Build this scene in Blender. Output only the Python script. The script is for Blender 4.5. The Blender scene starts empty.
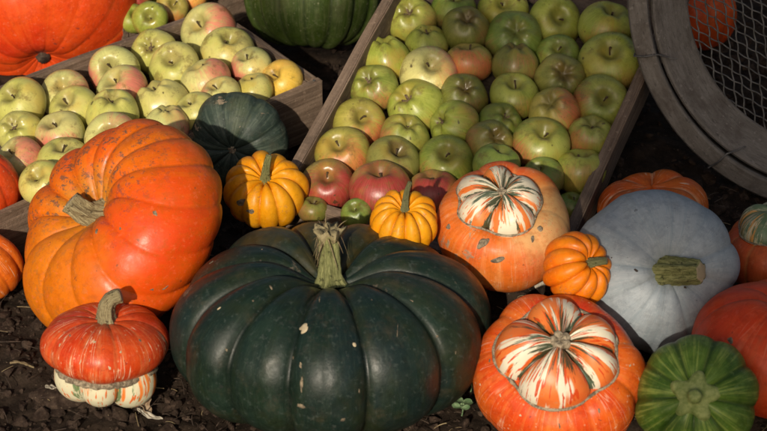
import bpy, math, random
import numpy as np
from mathutils import Vector, Matrix, Quaternion

# ------------------------------------------------------------------ camera, sky, sun, exposure
scn = bpy.context.scene
col = scn.collection
PITCH = math.radians(33.0); DIST = 3.0
TARGET = Vector((0, 0, 0.05)); HALF = math.radians(9.95)
FWD = Vector((0, math.cos(PITCH), -math.sin(PITCH)))
UPV = Vector((0, math.sin(PITCH), math.cos(PITCH)))
CAM = TARGET - FWD * DIST
cd = bpy.data.cameras.new('camera'); cam = bpy.data.objects.new('camera', cd); col.objects.link(cam)
cam.location = CAM
cam.rotation_euler = (math.radians(90) - PITCH, 0, 0)
cd.sensor_width = 36; cd.lens = 18 / math.tan(HALF)
cd.clip_start = 0.05; cd.clip_end = 200
cd.dof.use_dof = True; cd.dof.focus_distance = 2.92; cd.dof.aperture_fstop = 9.0
scn.camera = cam

SUN_EL = math.radians(30); SUN_AZ = math.radians(-13)     # azimuth: from straight behind the camera, negative = to its left
sun_dir = Vector((math.sin(SUN_AZ) * math.cos(SUN_EL), -math.cos(SUN_AZ) * math.cos(SUN_EL), math.sin(SUN_EL)))
w = bpy.data.worlds.new('World'); scn.world = w; w.use_nodes = True
nt = w.node_tree
for n_ in list(nt.nodes): nt.nodes.remove(n_)
sky = nt.nodes.new('ShaderNodeTexSky'); sky.sky_type = 'NISHITA'; sky.sun_disc = False
sky.dust_density = 4.0; sky.ozone_density = 0.3; sky.sun_elevation = SUN_EL; sky.sun_rotation = math.atan2(sun_dir.x, sun_dir.y)
bg = nt.nodes.new('ShaderNodeBackground'); bg.inputs[1].default_value = 0.062
wo = nt.nodes.new('ShaderNodeOutputWorld')
nt.links.new(sky.outputs[0], bg.inputs[0]); nt.links.new(bg.outputs[0], wo.inputs[0])
sd = bpy.data.lights.new('sun', 'SUN'); sd.energy = 3.6; sd.angle = math.radians(0.8); sd.color = (1.0, 0.885, 0.72)
sun = bpy.data.objects.new('sun', sd); col.objects.link(sun)
sun.rotation_euler = sun_dir.to_track_quat('Z', 'Y').to_euler(); sun.location = sun_dir * 6
scn.view_settings.view_transform = 'Standard'; scn.view_settings.look = 'None'
scn.view_settings.exposure = 0.0; scn.view_settings.gamma = 1.0
try: scn.view_settings.use_curve_mapping = False
except Exception: pass

# ------------------------------------------------------------------ small helpers
TH = math.tan(HALF)
def ray(px, py):
    x = (px - 383.5) / 383.5 * TH; y = (215.5 - py) / 383.5 * TH
    return (FWD + Vector((1, 0, 0)) * x + UPV * y)
def at(px, py, z):
    d = ray(px, py); t = (z - CAM.z) / d.z
    return CAM + d * t
def mpp(p): return (p - CAM).dot(FWD) * TH / 383.5
def vw(a, b, c): return (Vector((1, 0, 0)) * a + UPV * b - FWD * c).normalized()
def tag(o, label=None, cat=None, group=None, kind=None):
    if label: o['label'] = label
    if cat: o['category'] = cat
    if group: o['group'] = group
    if kind: o['kind'] = kind
    return o
def empty(name, loc, label, cat, group=None):
    o = bpy.data.objects.new(name, None); col.objects.link(o); o.location = loc; o.empty_display_size = .03
    return tag(o, label, cat, group)
def frame(axis, spin_to=None):
    """rotation matrix taking +Z to axis and +X as near as possible to spin_to"""
    z = Vector(axis).normalized()
    s = Vector(spin_to) if spin_to is not None else Vector((1, 0.13, 0.07))
    x = s - z * s.dot(z)
    if x.length < 1e-4: x = Vector((0, 1, 0)) - z * z.y
    x.normalize(); y = z.cross(x)
    return Matrix((x, y, z)).transposed()
def mesh_np(name, V, F, mat, smooth=True, attrs=None):
    me = bpy.data.meshes.new(name)
    me.from_pydata([tuple(v) for v in V.tolist()] if hasattr(V, 'tolist') else V, [], F.tolist() if hasattr(F, 'tolist') else F)
    if smooth: me.polygons.foreach_set('use_smooth', [True] * len(me.polygons))
    for k, a in (attrs or {}).items():
        a = np.asarray(a, dtype=np.float32)
        if a.ndim == 2: at_ = me.attributes.new(k, 'FLOAT_VECTOR', 'POINT'); at_.data.foreach_set('vector', a.ravel())
        else: at_ = me.attributes.new(k, 'FLOAT', 'POINT'); at_.data.foreach_set('value', a)
    me.materials.append(mat); me.update()
    return me
def ob(name, me, parent=None, loc=None, rot=None):
    o = bpy.data.objects.new(name, me); col.objects.link(o)
    if parent: o.parent = parent
    if loc is not None: o.location = loc
    if rot is not None: o.rotation_mode = 'QUATERNION'; o.rotation_quaternion = rot.to_quaternion()
    return o
class Sines:
    """cheap smooth 3-D noise out of sines"""
    def __init__(s, seed, n=14, f0=1.0, f1=3.0):
        r = np.random.RandomState(seed); d = r.normal(size=(n, 3)); d /= np.linalg.norm(d, axis=1)[:, None]
        s.k = d * r.uniform(f0, f1, n)[:, None]; s.p = r.uniform(0, 6.28, n); s.n = n
    def __call__(s, P): return np.sin(P @ s.k.T + s.p).sum(1) / math.sqrt(s.n)

# ------------------------------------------------------------------ materials
class NT:
    def __init__(s, name):
        s.m = bpy.data.materials.new(name); s.m.use_nodes = True; s.t = s.m.node_tree
        for n in list(s.t.nodes): s.t.nodes.remove(n)
        s.out = s.n('ShaderNodeOutputMaterial'); s.b = s.n('ShaderNodeBsdfPrincipled'); s.l(s.b.outputs[0], s.out.inputs[0])
        s.tc = s.n('ShaderNodeTexCoord'); s.obj = s.tc.outputs['Object']
    def n(s, t): return s.t.nodes.new(t)
    def l(s, a, b): s.t.links.new(a, b)
    def v(s, sock, val):
        if hasattr(val, 'is_output') or isinstance(val, bpy.types.NodeSocket): s.l(val, sock)
        elif isinstance(val, (tuple, list)) and len(val) == 3 and sock.type == 'RGBA': sock.default_value = (*val, 1)
        else: sock.default_value = val
    def attr(s, name, out='Vector'):
        a = s.n('ShaderNodeAttribute'); a.attribute_name = name; return a.outputs[out]
    def mapv(s, vec, sc=(1, 1, 1), loc=(0, 0, 0)):
        m = s.n('ShaderNodeMapping'); s.l(vec, m.inputs[0]); m.inputs['Scale'].default_value = sc; m.inputs['Location'].default_value = loc; return m.outputs[0]
    def noise(s, scale, detail=3, rough=.55, vec=None, dist=0.0):
        n = s.n('ShaderNodeTexNoise'); s.l(vec if vec is not None else s.obj, n.inputs['Vector'])
        n.inputs['Scale'].default_value = scale; n.inputs['Detail'].default_value = detail; n.inputs['Roughness'].default_value = rough; n.inputs['Distortion'].default_value = dist
        return n.outputs[0]
    def voro(s, scale, vec=None, feature='F1'):
        n = s.n('ShaderNodeTexVoronoi'); n.feature = feature; s.l(vec if vec is not None else s.obj, n.inputs['Vector']); n.inputs['Scale'].default_value = scale
        return n.outputs['Distance']
    def step(s, val, a, b, lo=0.0, hi=1.0):
        n = s.n('ShaderNodeMapRange'); n.interpolation_type = 'SMOOTHSTEP'; s.v(n.inputs[0], val)
        n.inputs[1].default_value = a; n.inputs[2].default_value = b; n.inputs[3].default_value = lo; n.inputs[4].default_value = hi; return n.outputs[0]
    def mix(s, f, a, b, mode='MIX'):
        n = s.n('ShaderNodeMix'); n.data_type = 'RGBA'; n.blend_type = mode
        s.v(n.inputs[0], f); s.v(n.inputs[6], a); s.v(n.inputs[7], b); return n.outputs[2]
    def math(s, op, a, b=0.0, clamp=False):
        n = s.n('ShaderNodeMath'); n.operation = op; n.use_clamp = clamp; s.v(n.inputs[0], a); s.v(n.inputs[1], b); return n.outputs[0]
    def sep(s, vec):
        n = s.n('ShaderNodeSeparateXYZ'); s.l(vec, n.inputs[0]); return n.outputs
    def bump(s, h, strength=.3, dist=.002):
        n = s.n('ShaderNodeBump'); n.inputs['Strength'].default_value = strength; n.inputs['Distance'].default_value = dist
        s.l(h, n.inputs['Height']); s.l(n.outputs[0], s.b.inputs['Normal'])
    def done(s, c, rough=.5, spec=.5, coat=0, sss=0):
        s.v(s.b.inputs['Base Color'], c); s.v(s.b.inputs['Roughness'], rough)
        s.b.inputs['Specular IOR Level'].default_value = spec; s.b.inputs['Coat Weight'].default_value = coat
        s.b.inputs['Coat Roughness'].default_value = .25
        if sss:
            s.b.inputs['Subsurface Weight'].default_value = sss; s.b.inputs['Subsurface Radius'].default_value = (1, .4, .15); s.b.inputs['Subsurface Scale'].default_value = .006
        return s.m

def gourd_mat(name, c1, c2, c3=None, crease=None, crease_amt=.6, streak=.25, streak_col=None, spots=0.0, spot_col=(.8, .6, .35),
              scar=0.0, scar_col=(.35, .27, .18), grime=0.0, gpole=0.0, grime_col=(.14, .13, .12), rough=.42, polecol=None, pole_w=.16, lines=0.0, line_col=(.8, .55, .35),
              green=0.0, green_col=(.12, .13, .04), scale=14, coat=0.0, bumpy=.25, spec=.28, patch=None, flw=.64):
    m = NT(name); pole = m.attr('pole'); g = m.attr('lobe', 'Fac'); p = m.sep(pole)
    n1 = m.noise(scale, 4, .6)
    c = m.mix(m.step(n1, .38, .64), c1, c2)
    if c3: c = m.mix(m.step(m.noise(scale * .55, 3, .6, m.mapv(m.obj, loc=(3, 1, 7))), .52, .66), c, c3)
    st = m.noise(2.6, 4, .65, m.mapv(pole, (5, 5, 1.2)))
    sf = m.step(st, .45, .66)
    c = m.mix(m.math('MULTIPLY', sf, streak), c, streak_col or tuple(x * .6 for x in c1))
    fine = m.noise(9, 3, .6, m.mapv(pole, (7, 7, 2.0)))
    c = m.mix(m.math('MULTIPLY', m.step(fine, .5, .72), streak * .8), c, tuple(min(1, x * 1.35 + .02) for x in c2))
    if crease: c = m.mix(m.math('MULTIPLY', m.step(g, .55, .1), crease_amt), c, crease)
    if green: c = m.mix(m.math('MULTIPLY', m.step(m.noise(scale * .8, 4, .7, m.mapv(m.obj, loc=(9, 4, 2))), .5, .62), green), c, green_col)
    if polecol: c = m.mix(m.step(m.math('ADD', p[2], m.math('MULTIPLY', n1, .12)), pole_w, pole_w * .45, 0, .85), c, polecol)
    if lines:
        ln = m.math('ABSOLUTE', m.math('SUBTRACT', m.noise(1.7, 2, .5, m.mapv(pole, (4, 4, .5))), .5))
        br = m.step(m.noise(scale * 3, 2, .5), .42, .55)
        c = m.mix(m.math('MULTIPLY', m.math('MULTIPLY', m.step(ln, .012, .004), br), lines), c, line_col)
    if spots:
        vs = m.step(m.voro(150), .26, .14); gate = m.step(m.noise(45, 2, .5), .5, .62)
        c = m.mix(m.math('MULTIPLY', m.math('MULTIPLY', vs, gate), spots), c, spot_col)
        fl = m.step(m.noise(55, 3, .6, m.mapv(pole, (1.6, 1.6, .5))), flw, flw + .05)
        c = m.mix(m.math('MULTIPLY', m.math('MULTIPLY', fl, m.step(m.noise(scale * 2.2, 3, .6), .46, .56)), spots * .8), c, spot_col)
    sc = None
    if scar:
        sn = m.noise(scale * 1.7, 5, .72, m.mapv(m.obj, loc=(5, 2, 1))); sc = m.step(sn, .66 - .1 * scar, .70 - .1 * scar)
        c = m.mix(m.math('MULTIPLY', sc, .85), c, m.mix(m.noise(140, 2), tuple(x * .5 for x in scar_col), tuple(min(1, x * 1.5) for x in scar_col)))
    if grime:
        gn = m.math('MULTIPLY', m.step(m.noise(scale * 11, 6, .8), .53, .58), m.math('MAXIMUM', m.step(m.noise(scale * .9, 2, .6, m.mapv(m.obj, loc=(1, 8, 3))), .5, .62), m.step(m.math('ADD', p[2], m.math('MULTIPLY', n1, .2)), .52, .3, 0, gpole)))
        c = m.mix(m.math('MULTIPLY', gn, grime), c, grime_col)
    if patch:
        for dv_, pc_, a0_, a1_, am_ in patch:
            dt_ = m.n('ShaderNodeVectorMath'); dt_.operation = 'DOT_PRODUCT'; nv2 = m.n('ShaderNodeVectorMath'); nv2.operation = 'NORMALIZE'; m.l(m.obj, nv2.inputs[0])
            m.l(nv2.outputs[0], dt_.inputs[0]); dt_.inputs[1].default_value = tuple(Vector(dv_).normalized())
            f_ = m.math('ADD', dt_.outputs['Value'], m.math('MULTIPLY', m.math('SUBTRACT', m.noise(scale * 1.6, 4, .65), .5), .8))
            c = m.mix(m.step(f_, a0_, a1_, 0, am_), c, pc_)
    # faint overall mottle and dust
    c = m.mix(m.step(m.noise(75, 5, .75), .44, .66, 0, .42), c, tuple(x * .58 for x in c1))
    c = m.mix(m.step(m.noise(130, 4, .7, m.mapv(m.obj, loc=(4, 4, 1))), .57, .66, 0, .32), c, tuple(min(1, x * 1.1 + .06) for x in c2))
    c = m.mix(m.step(m.noise(105, 3, .6, m.mapv(m.obj, loc=(14, 4, 1))), .69, .72, 0, .7), c, tuple(x * .3 + .02 for x in c1))
    c = m.mix(m.math('MULTIPLY', m.step(m.noise(26, 5, .7, m.mapv(m.obj, loc=(2, 2, 9))), .52, .78), .22), c, (.13, .09, .05))
    h = m.math('ADD', m.math('ADD', m.noise(70, 4, .65), m.math('MULTIPLY', m.noise(22, 3, .6), 1.6)), m.math('MULTIPLY', m.noise(320, 2, .5), .25))
    if sc is not None: h = m.math('ADD', h, m.math('MULTIPLY', sc, .6))
    m.bump(h, bumpy, .0016)
    return m.done(c, m.step(m.noise(30, 4, .7), .3, .7, rough - .08, rough + .16), spec, coat)

def turban_cap_mat(name, white=(.78, .70, .52), orange=(.72, .13, .02), green=(.012, .032, .016), seed=0.0, orange_t=.5, green_t=.56):
    m = NT(name); pole = m.attr('pole'); g = m.attr('lobe', 'Fac'); p = m.sep(pole)
    warp = m.mix(.05, m.mapv(pole, (1.8, 1.8, .45), (seed, 0, 0)), m.noise(30, 3, .6))
    a = m.noise(1.9, 3, .62, warp)
    b = m.noise(5.5, 2, .5, m.mapv(pole, (3.4, 3.4, 1.1), (seed + 4, 2, 0)))
    c = m.mix(m.noise(40, 3), white, tuple(x * .85 for x in white))
    c = m.mix(m.step(a, orange_t, orange_t + .03), c, m.mix(m.noise(25, 2), orange, (.85, .28, .06)))
    c = m.mix(m.step(b, .60, .625, 0, .95), c, orange)
    gn = m.noise(2.6, 5, .78, m.mapv(pole, (3.2, 3.2, .8), (seed + 8, 1, 0)))
    gate = m.math('ADD', gn, m.step(p[2], .30, .03, 0, .12))
    gate = m.math('ADD', gate, m.step(g, .60, .12, 0, .22))
    c = m.mix(m.step(gate, green_t, green_t + .05, 0, .93), c, m.mix(m.noise(60, 3), green, tuple(x * 2.6 for x in green)))
    c = m.mix(m.step(m.noise(75, 4, .7), .6, .72, 0, .5), c, (.35, .27, .16))
    m.bump(m.math('ADD', m.noise(70, 3), m.math('MULTIPLY', gate, .4)), .25, .0015)
    return m.done(c, .42, .5)

def apple_mat(name, c1, c2, blush=(.5, .05, .04), amt=0.0, russet=.5, edge=.1):
    m = NT(name); pole = m.attr('pole'); p = m.sep(pole)
    oi = m.n('ShaderNodeObjectInfo'); rnd = oi.outputs['Random']
    off = m.n('ShaderNodeVectorMath'); off.operation = 'SCALE'; m.l(oi.outputs['Location'], off.inputs[0]); off.inputs['Scale'].default_value = 7.3
    ad = m.n('ShaderNodeVectorMath'); ad.operation = 'ADD'; m.l(m.obj, ad.inputs[0]); m.l(off.outputs[0], ad.inputs[1]); v = ad.outputs[0]
    pa = m.n('ShaderNodeVectorMath'); pa.operation = 'ADD'; m.l(pole, pa.inputs[0]); m.l(off.outputs[0], pa.inputs[1])
    c = m.mix(m.step(m.math('ADD', m.noise(24, 4, .6, v), m.math('MULTIPLY', m.math('SUBTRACT', rnd, .5), .16)), .36, .66), c1, c2)
    c = m.mix(m.step(m.noise(5.5, 3, .6, m.mapv(pa.outputs[0], (3, 3, .7))), .45, .72, 0, .35), c, tuple(min(1, x * 1.3 + .03) for x in c2))
    if amt:
        x = m.sep(m.obj)
        sd_ = m.math('MULTIPLY', m.math('ADD', x[0], m.math('MULTIPLY', x[2], -.15)), 22)
        streaks = m.noise(4.5, 4, .7, m.mapv(pa.outputs[0], (6, 6, .8)))
        f = m.math('ADD', m.math('ADD', sd_, m.math('MULTIPLY', m.math('SUBTRACT', streaks, .5), 1.5)), m.math('MULTIPLY', m.math('SUBTRACT', m.noise(30, 3, .6, v), .5), 1.6))
        c = m.mix(m.step(f, .42 - amt, 1.0 - amt * .75, 0, min(.93, .62 + amt * .35)), c, m.mix(m.step(streaks, .35, .7), blush, tuple(min(1, q * 1.5 + .03) for q in blush)))
    ru = m.math('ADD', p[2], m.math('MULTIPLY', m.math('SUBTRACT', m.noise(55, 4, .7, v), .5), .26))
    c = m.mix(m.step(ru, .19, .06, 0, russet), c, (.11, .075, .02))
    c = m.mix(m.math('MULTIPLY', m.step(m.voro(230, v), .24, .12), m.step(m.noise(60, 1, .5, v), .54, .62, 0, .5)), c, (.10, .07, .02))
    c = m.mix(m.step(m.noise(95, 5, .75, m.mapv(v, loc=(5, 9, 3))), .5, .66, 0, .4), c, tuple(q * .55 for q in c1))
    c = m.mix(m.step(m.noise(20, 3, .6, m.mapv(v, loc=(8, 1, 3))), .52, .66, 0, .45), c, tuple(q * w_ for q, w_ in zip(c2, (1.15, .8, .6))))
    c = m.mix(m.step(m.noise(38, 5, .75, m.mapv(v, loc=(3, 3, 3))), .54, .66, 0, .6), c, (.16, .105, .03))
    c = m.mix(m.step(m.noise(70, 2, .5, m.mapv(v, loc=(7, 3, 3))), .72, .75, 0, .8), c, (.06, .04, .015))
    m.bump(m.math('ADD', m.noise(45, 4, .65, v), m.math('MULTIPLY', m.noise(400, 2, .5, v), .15)), .3, .0016)
    return m.done(c, m.step(m.noise(40, 3, .6, v), .3, .7, .27, .48), .5)

def wood_mat(name, c1, c2, dirt=.5, axis=(1, 1, 1), rough=.8):
    m = NT(name); v = m.mapv(m.obj, axis)
    oi = m.n('ShaderNodeObjectInfo')
    n1 = m.noise(1.0, 6, .7, v, .4); n2 = m.noise(16, 5, .7)
    c = m.mix(m.step(n1, .35, .66), c1, c2)
    c = m.mix(m.step(n2, .48, .68, 0, dirt), c, (.06, .045, .035))
    c = m.mix(m.step(m.noise(3.3, 3, .7, v), .58, .66, 0, .55), c, tuple(x * .4 for x in c1))
    c = m.mix(m.step(m.noise(140, 2), .62, .72, 0, .5), c, tuple(min(1, x * 1.4) for x in c2))
    m.bump(m.math('ADD', m.noise(2.2, 5, .8, v), m.noise(200, 2)), .6, .0016)
    return m.done(c, rough, .25)

M = {}
M['wood_x'] = wood_mat('weathered_wood_along_x', (.14, .093, .062), (.27, .195, .14), .45, (6, 160, 160))
M['wood_y'] = wood_mat('weathered_wood_along_y', (.13, .088, .060), (.25, .18, .13), .45, (160, 6, 160))
M['crate_dark'] = wood_mat('stained_wood', (.09, .065, .05), (.16, .12, .09), .6, (6, 120, 120))
M['hoop'] = wood_mat('grey_bent_wood', (.13, .115, .10), (.19, .172, .155), .5, (22, 22, 170))
m = NT('soil'); 
c = m.mix(m.step(m.noise(38, 6, .75), .35, .7), (.018, .012, .008), (.062, .042, .029))
c = m.mix(m.step(m.noise(9, 3), .5, .7, 0, .6), c, (.06, .042, .03)); c = m.mix(m.step(m.noise(240, 3), .66, .72), c, (.16, .12, .085))
m.bump(m.noise(160, 6, .8), .9, .006); M['soil'] = m.done(c, .95, .15)
m = NT('soil_clod')
c = m.mix(m.step(m.noise(60, 5, .75), .35, .7), (.024, .015, .011), (.092, .063, .046))
c = m.mix(m.step(m.noise(260, 3), .64, .72), c, (.17, .13, .09))
m.bump(m.noise(220, 6, .8), .8, .004); M['clod'] = m.done(c, .95, .15)
def plain(name, c1, c2, scale=60, rough=.7, spec=.3, bump=.3):
    m = NT(name); c = m.mix(m.step(m.noise(scale, 4, .7), .35, .68), c1, c2); m.bump(m.noise(scale * 2.5, 4, .7), bump, .001); return m.done(c, rough, spec)
M['straw'] = plain('dry_straw', (.16, .115, .06), (.34, .27, .15), 90)
M['bark'] = plain('bark', (.035, .025, .02), (.10, .07, .05), 60)
M['dryleaf'] = plain('dry_leaf', (.2, .13, .08), (.40, .31, .2), 50)
M['paleleaf'] = plain('pale_leaf', (.30, .27, .21), (.5, .45, .36), 50)
M['clover'] = plain('clover_leaf', (.10, .18, .08), (.24, .33, .18), 120)
M['wire'] = plain('galvanised_wire', (.045, .042, .04), (.11, .105, .10), 80, .5, .6)
M['stalk'] = plain('apple_stalk', (.04, .025, .012), (.12, .08, .04), 150, .8)
M['calyx'] = plain('apple_calyx', (.06, .04, .02), (.2, .14, .08), 200, .9)
M['shade_leaf'] = plain('shade_tree_leaf', (.04, .08, .02), (.07, .12, .03), 30)
def stem_mat(name, c1, c2, cut=(.55, .45, .28)):
    m = NT(name); pole = m.attr('pole'); p = m.sep(pole)
    c = m.mix(m.step(m.noise(2.2, 4, .75, m.mapv(pole, (7, 7, 2.5))), .4, .62), c1, c2)
    c = m.mix(m.step(m.noise(160, 3, .6), .58, .68, 0, .8), c, tuple(x * .3 for x in c1))
    c = m.mix(m.step(p[2], .985, .995), c, cut)
    m.bump(m.math('ADD', m.noise(3.5, 4, .75, m.mapv(pole, (8, 8, 2.0))), m.noise(260, 2)), .9, .0016)
    return m.done(c, .75, .3)
M['stem_tan'] = stem_mat('stem_tan', (.18, .14, .07), (.42, .36, .20))
M['stem_green'] = stem_mat('stem_green', (.12, .13, .04), (.34, .34, .14))
M['stem_dark'] = stem_mat('stem_olive', (.11, .12, .045), (.26, .25, .12), (.35, .33, .24))
m = NT('corky_ring'); c = m.mix(m.step(m.noise(190, 4, .7), .35, .65), (.14, .11, .075), (.40, .33, .23)); m.bump(m.noise(300, 4, .7), .9, .002); M['cork'] = m.done(c, .85, .2)

# ------------------------------------------------------------------ gourd geometry
def grid_faces(nu, nv):
    """nv rings of nu verts, plus pole verts 0 and 1+nv*nu"""
    F = []; last = 1 + nv * nu
    for i in range(nu): F.append((0, 1 + i, 1 + (i + 1) % nu))
    for j in range(nv - 1):
        a = 1 + j * nu; b = a + nu
        for i in range(nu):
            k = (i + 1) % nu; F.append((a + i, b + i, b + k, a + k))
    a = 1 + (nv - 1) * nu
    for i in range(nu): F.append((a + i, last, a + (i + 1) % nu))
    return F
def gourd(name, mat, R, H, n=10, depth=.12, top=(.35, .28), bot=(.25, .3), sharp=.55, sub=0.0, twist=0.0, lump=.025, seed=1, nu=240, nv=110,
          a=.85, b=.92, egg=0.0, fine=.002, ribvar=.06, bumps=0.0, upper=1.0, jag=.12, skew=0.0, soft=None, eq=0.0):
    rs = np.random.RandomState(seed)
    phi = np.concatenate([[0.0], np.repeat(np.linspace(0, math.pi, nv + 2)[1:-1], nu), [math.pi]])
    u = np.concatenate([[0.0], np.tile(np.arange(nu) * 2 * math.pi / nu, nv), [0.0]])
    s = np.sin(phi).clip(0); c = np.cos(phi)
    r0 = s ** a; z0 = np.sign(c) * np.abs(c) ** b
    ua = u.copy()
    for k in (1, 2, 3): ua += jag * rs.uniform(-1, 1) / k * np.sin(k * u + rs.uniform(0, 6.28)) * (4 / max(n, 4)) * 1.6
    uw = ua + skew * np.sin(phi * 1.5)
    L = np.abs(np.cos(n * uw / 2)) if n else np.ones_like(u)
    g = np.clip(L, 1e-4, 1) ** sharp
    if n:
        idx = np.round(n * uw / (2 * math.pi)).astype(int) % n
        amp = rs.uniform(-1, 1, n) * ribvar; ga = 1 + amp[idx] * g
        if sub: g = g - sub * (1 - np.clip(np.abs(np.sin(n * uw / 2)), 1e-4, 1) ** .6) * .5
    else: ga = 1
    dd = depth * (1 - g) * (1 - eq * s ** 5)
    if soft is not None:
        sv_ = np.array(Vector(soft[0]).normalized()); dn_ = np.stack([s * np.cos(u), s * np.sin(u), c], 1) @ sv_
        dd = dd * (1 - soft[1] * np.clip((dn_ + .1) / .9, 0, 1) ** .8)
    f = (1 - dd) * ga
    rr = R * r0 * f * (1 + egg * z0)
    zz = np.where(z0 > 0, H * z0 * upper, H * z0) * (1 - dd * .9) * (1 + (ga - 1) * .6)
    q = r0
    zz = zz - np.where(c > 0, top[0] * H * np.exp(-(q / top[1]) ** 2) , 0) + np.where(c < 0, bot[0] * H * np.exp(-(q / bot[1]) ** 2), 0)
    # groove carries on into the dimple
    zz = zz - np.where(c > 0, depth * H * (1 - g) * .8 * np.exp(-((q - .35) / .25) ** 2), 0)
    ut = u + twist * (phi - math.pi / 2)
    P = np.stack([rr * np.cos(ut), rr * np.sin(ut), zz], 1)
    N1 = Sines(seed + 11, 12, 2 / R * .6, 5 / R * .6); N2 = Sines(seed + 23, 16, 12 / R, 40 / R)
    nn = N1(P); k = 1 + lump * nn
    P = P * k[:, None]
    P *= (1 + fine * N2(P))[:, None]
    if bumps:
        N3 = Sines(seed + 31, 20, 6 / R, 16 / R); P *= (1 + bumps * np.clip(N3(P) - .9, 0, 9))[:, None]
    pole = np.stack([np.cos(uw), np.sin(uw), phi / math.pi], 1)
    return mesh_np(name, P, grid_faces(nu, nv), mat, True, {'pole': pole, 'lobe': g})
def top_height(R, H, top, q=0.05, upper=1.0): return H * upper - top[0] * H
def tube(name, mat, pts, radii, ridges=5, rdepth=.18, nu=30, seed=3, flare=0.0, twist=.6, sub=5, knob=False):
    """ribbed stem along a curve (local coordinates), flared at its base, with a cut end"""
    pts = [Vector(p) for p in pts]; K = len(pts)
    def cat(P, t):
        i = min(int(t), K - 2); f = t - i
        p0 = P[max(i - 1, 0)]; p1 = P[i]; p2 = P[i + 1]; p3 = P[min(i + 2, K - 1)]
        return .5 * ((2 * p1) + (p2 - p0) * f + (2 * p0 - 5 * p1 + 4 * p2 - p3) * f * f + (3 * p1 - p0 - 3 * p2 + p3) * f ** 3)
    N = (K - 1) * sub + 1; V = []; A = []; rs = random.Random(seed)
    prev = None
    def frame_at(k):
        nonlocal prev
        t = k / sub; t = min(t, K - 1 - 1e-6); p = cat(pts, t); d = (cat(pts, min(t + .05, K - 1 - 1e-6)) - cat(pts, max(t - .05, 0))).normalized()
        if prev is None: x = d.orthogonal().normalized()
        else: x = (prev - d * prev.dot(d)).normalized()
        prev = x; return p, x, d.cross(x), t
    rings = []
    ph = rs.uniform(0, 6.28)
    for k in range(N):
        p, x, y, t = frame_at(k); i = min(int(t), K - 2); r = radii[i] + (radii[i + 1] - radii[i]) * (t - i)
        T = k / (N - 1)
        fl = 1 + flare * math.exp(-T * 9)
        for j in range(nu):
            a = 2 * math.pi * j / nu; rd = 1 + rdepth * (math.cos(ridges * a + twist * T * 3) * .5 + .2 * math.cos((2 * ridges + 1) * a + ph)) * (1 + flare * .35 * math.exp(-T * 9)) + .03 * math.sin(k * 1.7 + j * .9)
            V.append(p + (x * math.cos(a) + y * math.sin(a)) * r * rd * fl); A.append((math.cos(a), math.sin(a), T * .98))
    # end cap: slightly domed inner ring, then a centre
    p, x, y, t = frame_at(N - 1); d = x.cross(y); r = radii[-1]
    for j in range(nu):
        a = 2 * math.pi * j / nu; V.append(p + d * r * .12 + (x * math.cos(a) + y * math.sin(a)) * r * .72); A.append((math.cos(a), math.sin(a), 1.0))
    V.append(p + d * r * .05); A.append((0, 0, 1.0))
    F = []
    for k in range(N):
        for j in range(nu):
            q = (j + 1) % nu; F.append((k * nu + j, k * nu + q, (k + 1) * nu + q, (k + 1) * nu + j))
    e = (N) * nu
    for j in range(nu): F.append((e + j, e + (j + 1) % nu, len(V) - 1))
    return mesh_np(name, np.array([tuple(v) for v in V]), F, mat, True, {'pole': np.array(A)})
def min_z(me, rot):
    V = np.empty(len(me.vertices) * 3, np.float32); me.vertices.foreach_get('co', V); V = V.reshape(-1, 3)
    return float((V @ np.array(rot.transposed())[:, 2] if False else V @ np.array(rot)[2]).min())
REPORT = []
def place(name, cx, cy, axis, label, cat, z=None, group=None, spin=None, meshes=(), rest=None, sink=.006):
    """an Empty (or mesh) at pixel cx,cy; the height comes from resting on the soil unless z is given"""
    rot = frame(axis, spin)
    if z is None: z = -min(min_z(me, rot) for me in (rest or [meshes[0][1]])) - sink
    p = at(cx, cy, z)
    o = empty(name, p, label, cat, group); o.rotation_mode = 'QUATERNION'; o.rotation_quaternion = rot.to_quaternion()
    for m_ in meshes: ob(m_[0], m_[1], o, m_[2] if len(m_) > 2 else (0, 0, 0), m_[3] if len(m_) > 3 else None)
    REPORT.append((label[:40], tuple(round(v, 3) for v in p)))
    return o
def S(cx, cy, z): return mpp(at(cx, cy, z))       # metres per photo pixel there
def loc_dir(axis, spin, d):
    """a world direction expressed in the local frame of a gourd"""
    return frame(axis, spin).transposed() @ Vector(d)

# ================================================================== the ground
def soil_h(x, y):
    h = 0
    for f, a_ in ((5, .008), (13, .006), (31, .0045), (73, .003), (170, .0016)):
        h = h + a_ * (np.sin(x * f + 1.3 * np.sin(y * f * .7 + f)) * np.cos(y * f * 1.1 + .9 * np.sin(x * f * .8 + 2 * f)))
    return h + .062 * np.exp(-(((x - .165) / .06) ** 2 + ((y + .16) / .045) ** 2))
gx = np.linspace(-.95, .95, 420); gy = np.linspace(-.62, 1.5, 460)
X, Y = np.meshgrid(gx, gy, indexing='xy')
Z = soil_h(X, Y) - .006
edge = np.minimum.reduce([X + .95, .95 - X, Y + .62, 1.5 - Y]); Z = Z * np.clip(edge / .1, 0, 1) + .0 - .02 * (1 - np.clip(edge / .05, 0, 1))
V = np.stack([X.ravel(), Y.ravel(), Z.ravel()], 1); nx = len(gx)
F = [(j * nx + i, j * nx + i + 1, (j + 1) * nx + i + 1, (j + 1) * nx + i) for j in range(len(gy) - 1) for i in range(nx - 1)]
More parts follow.
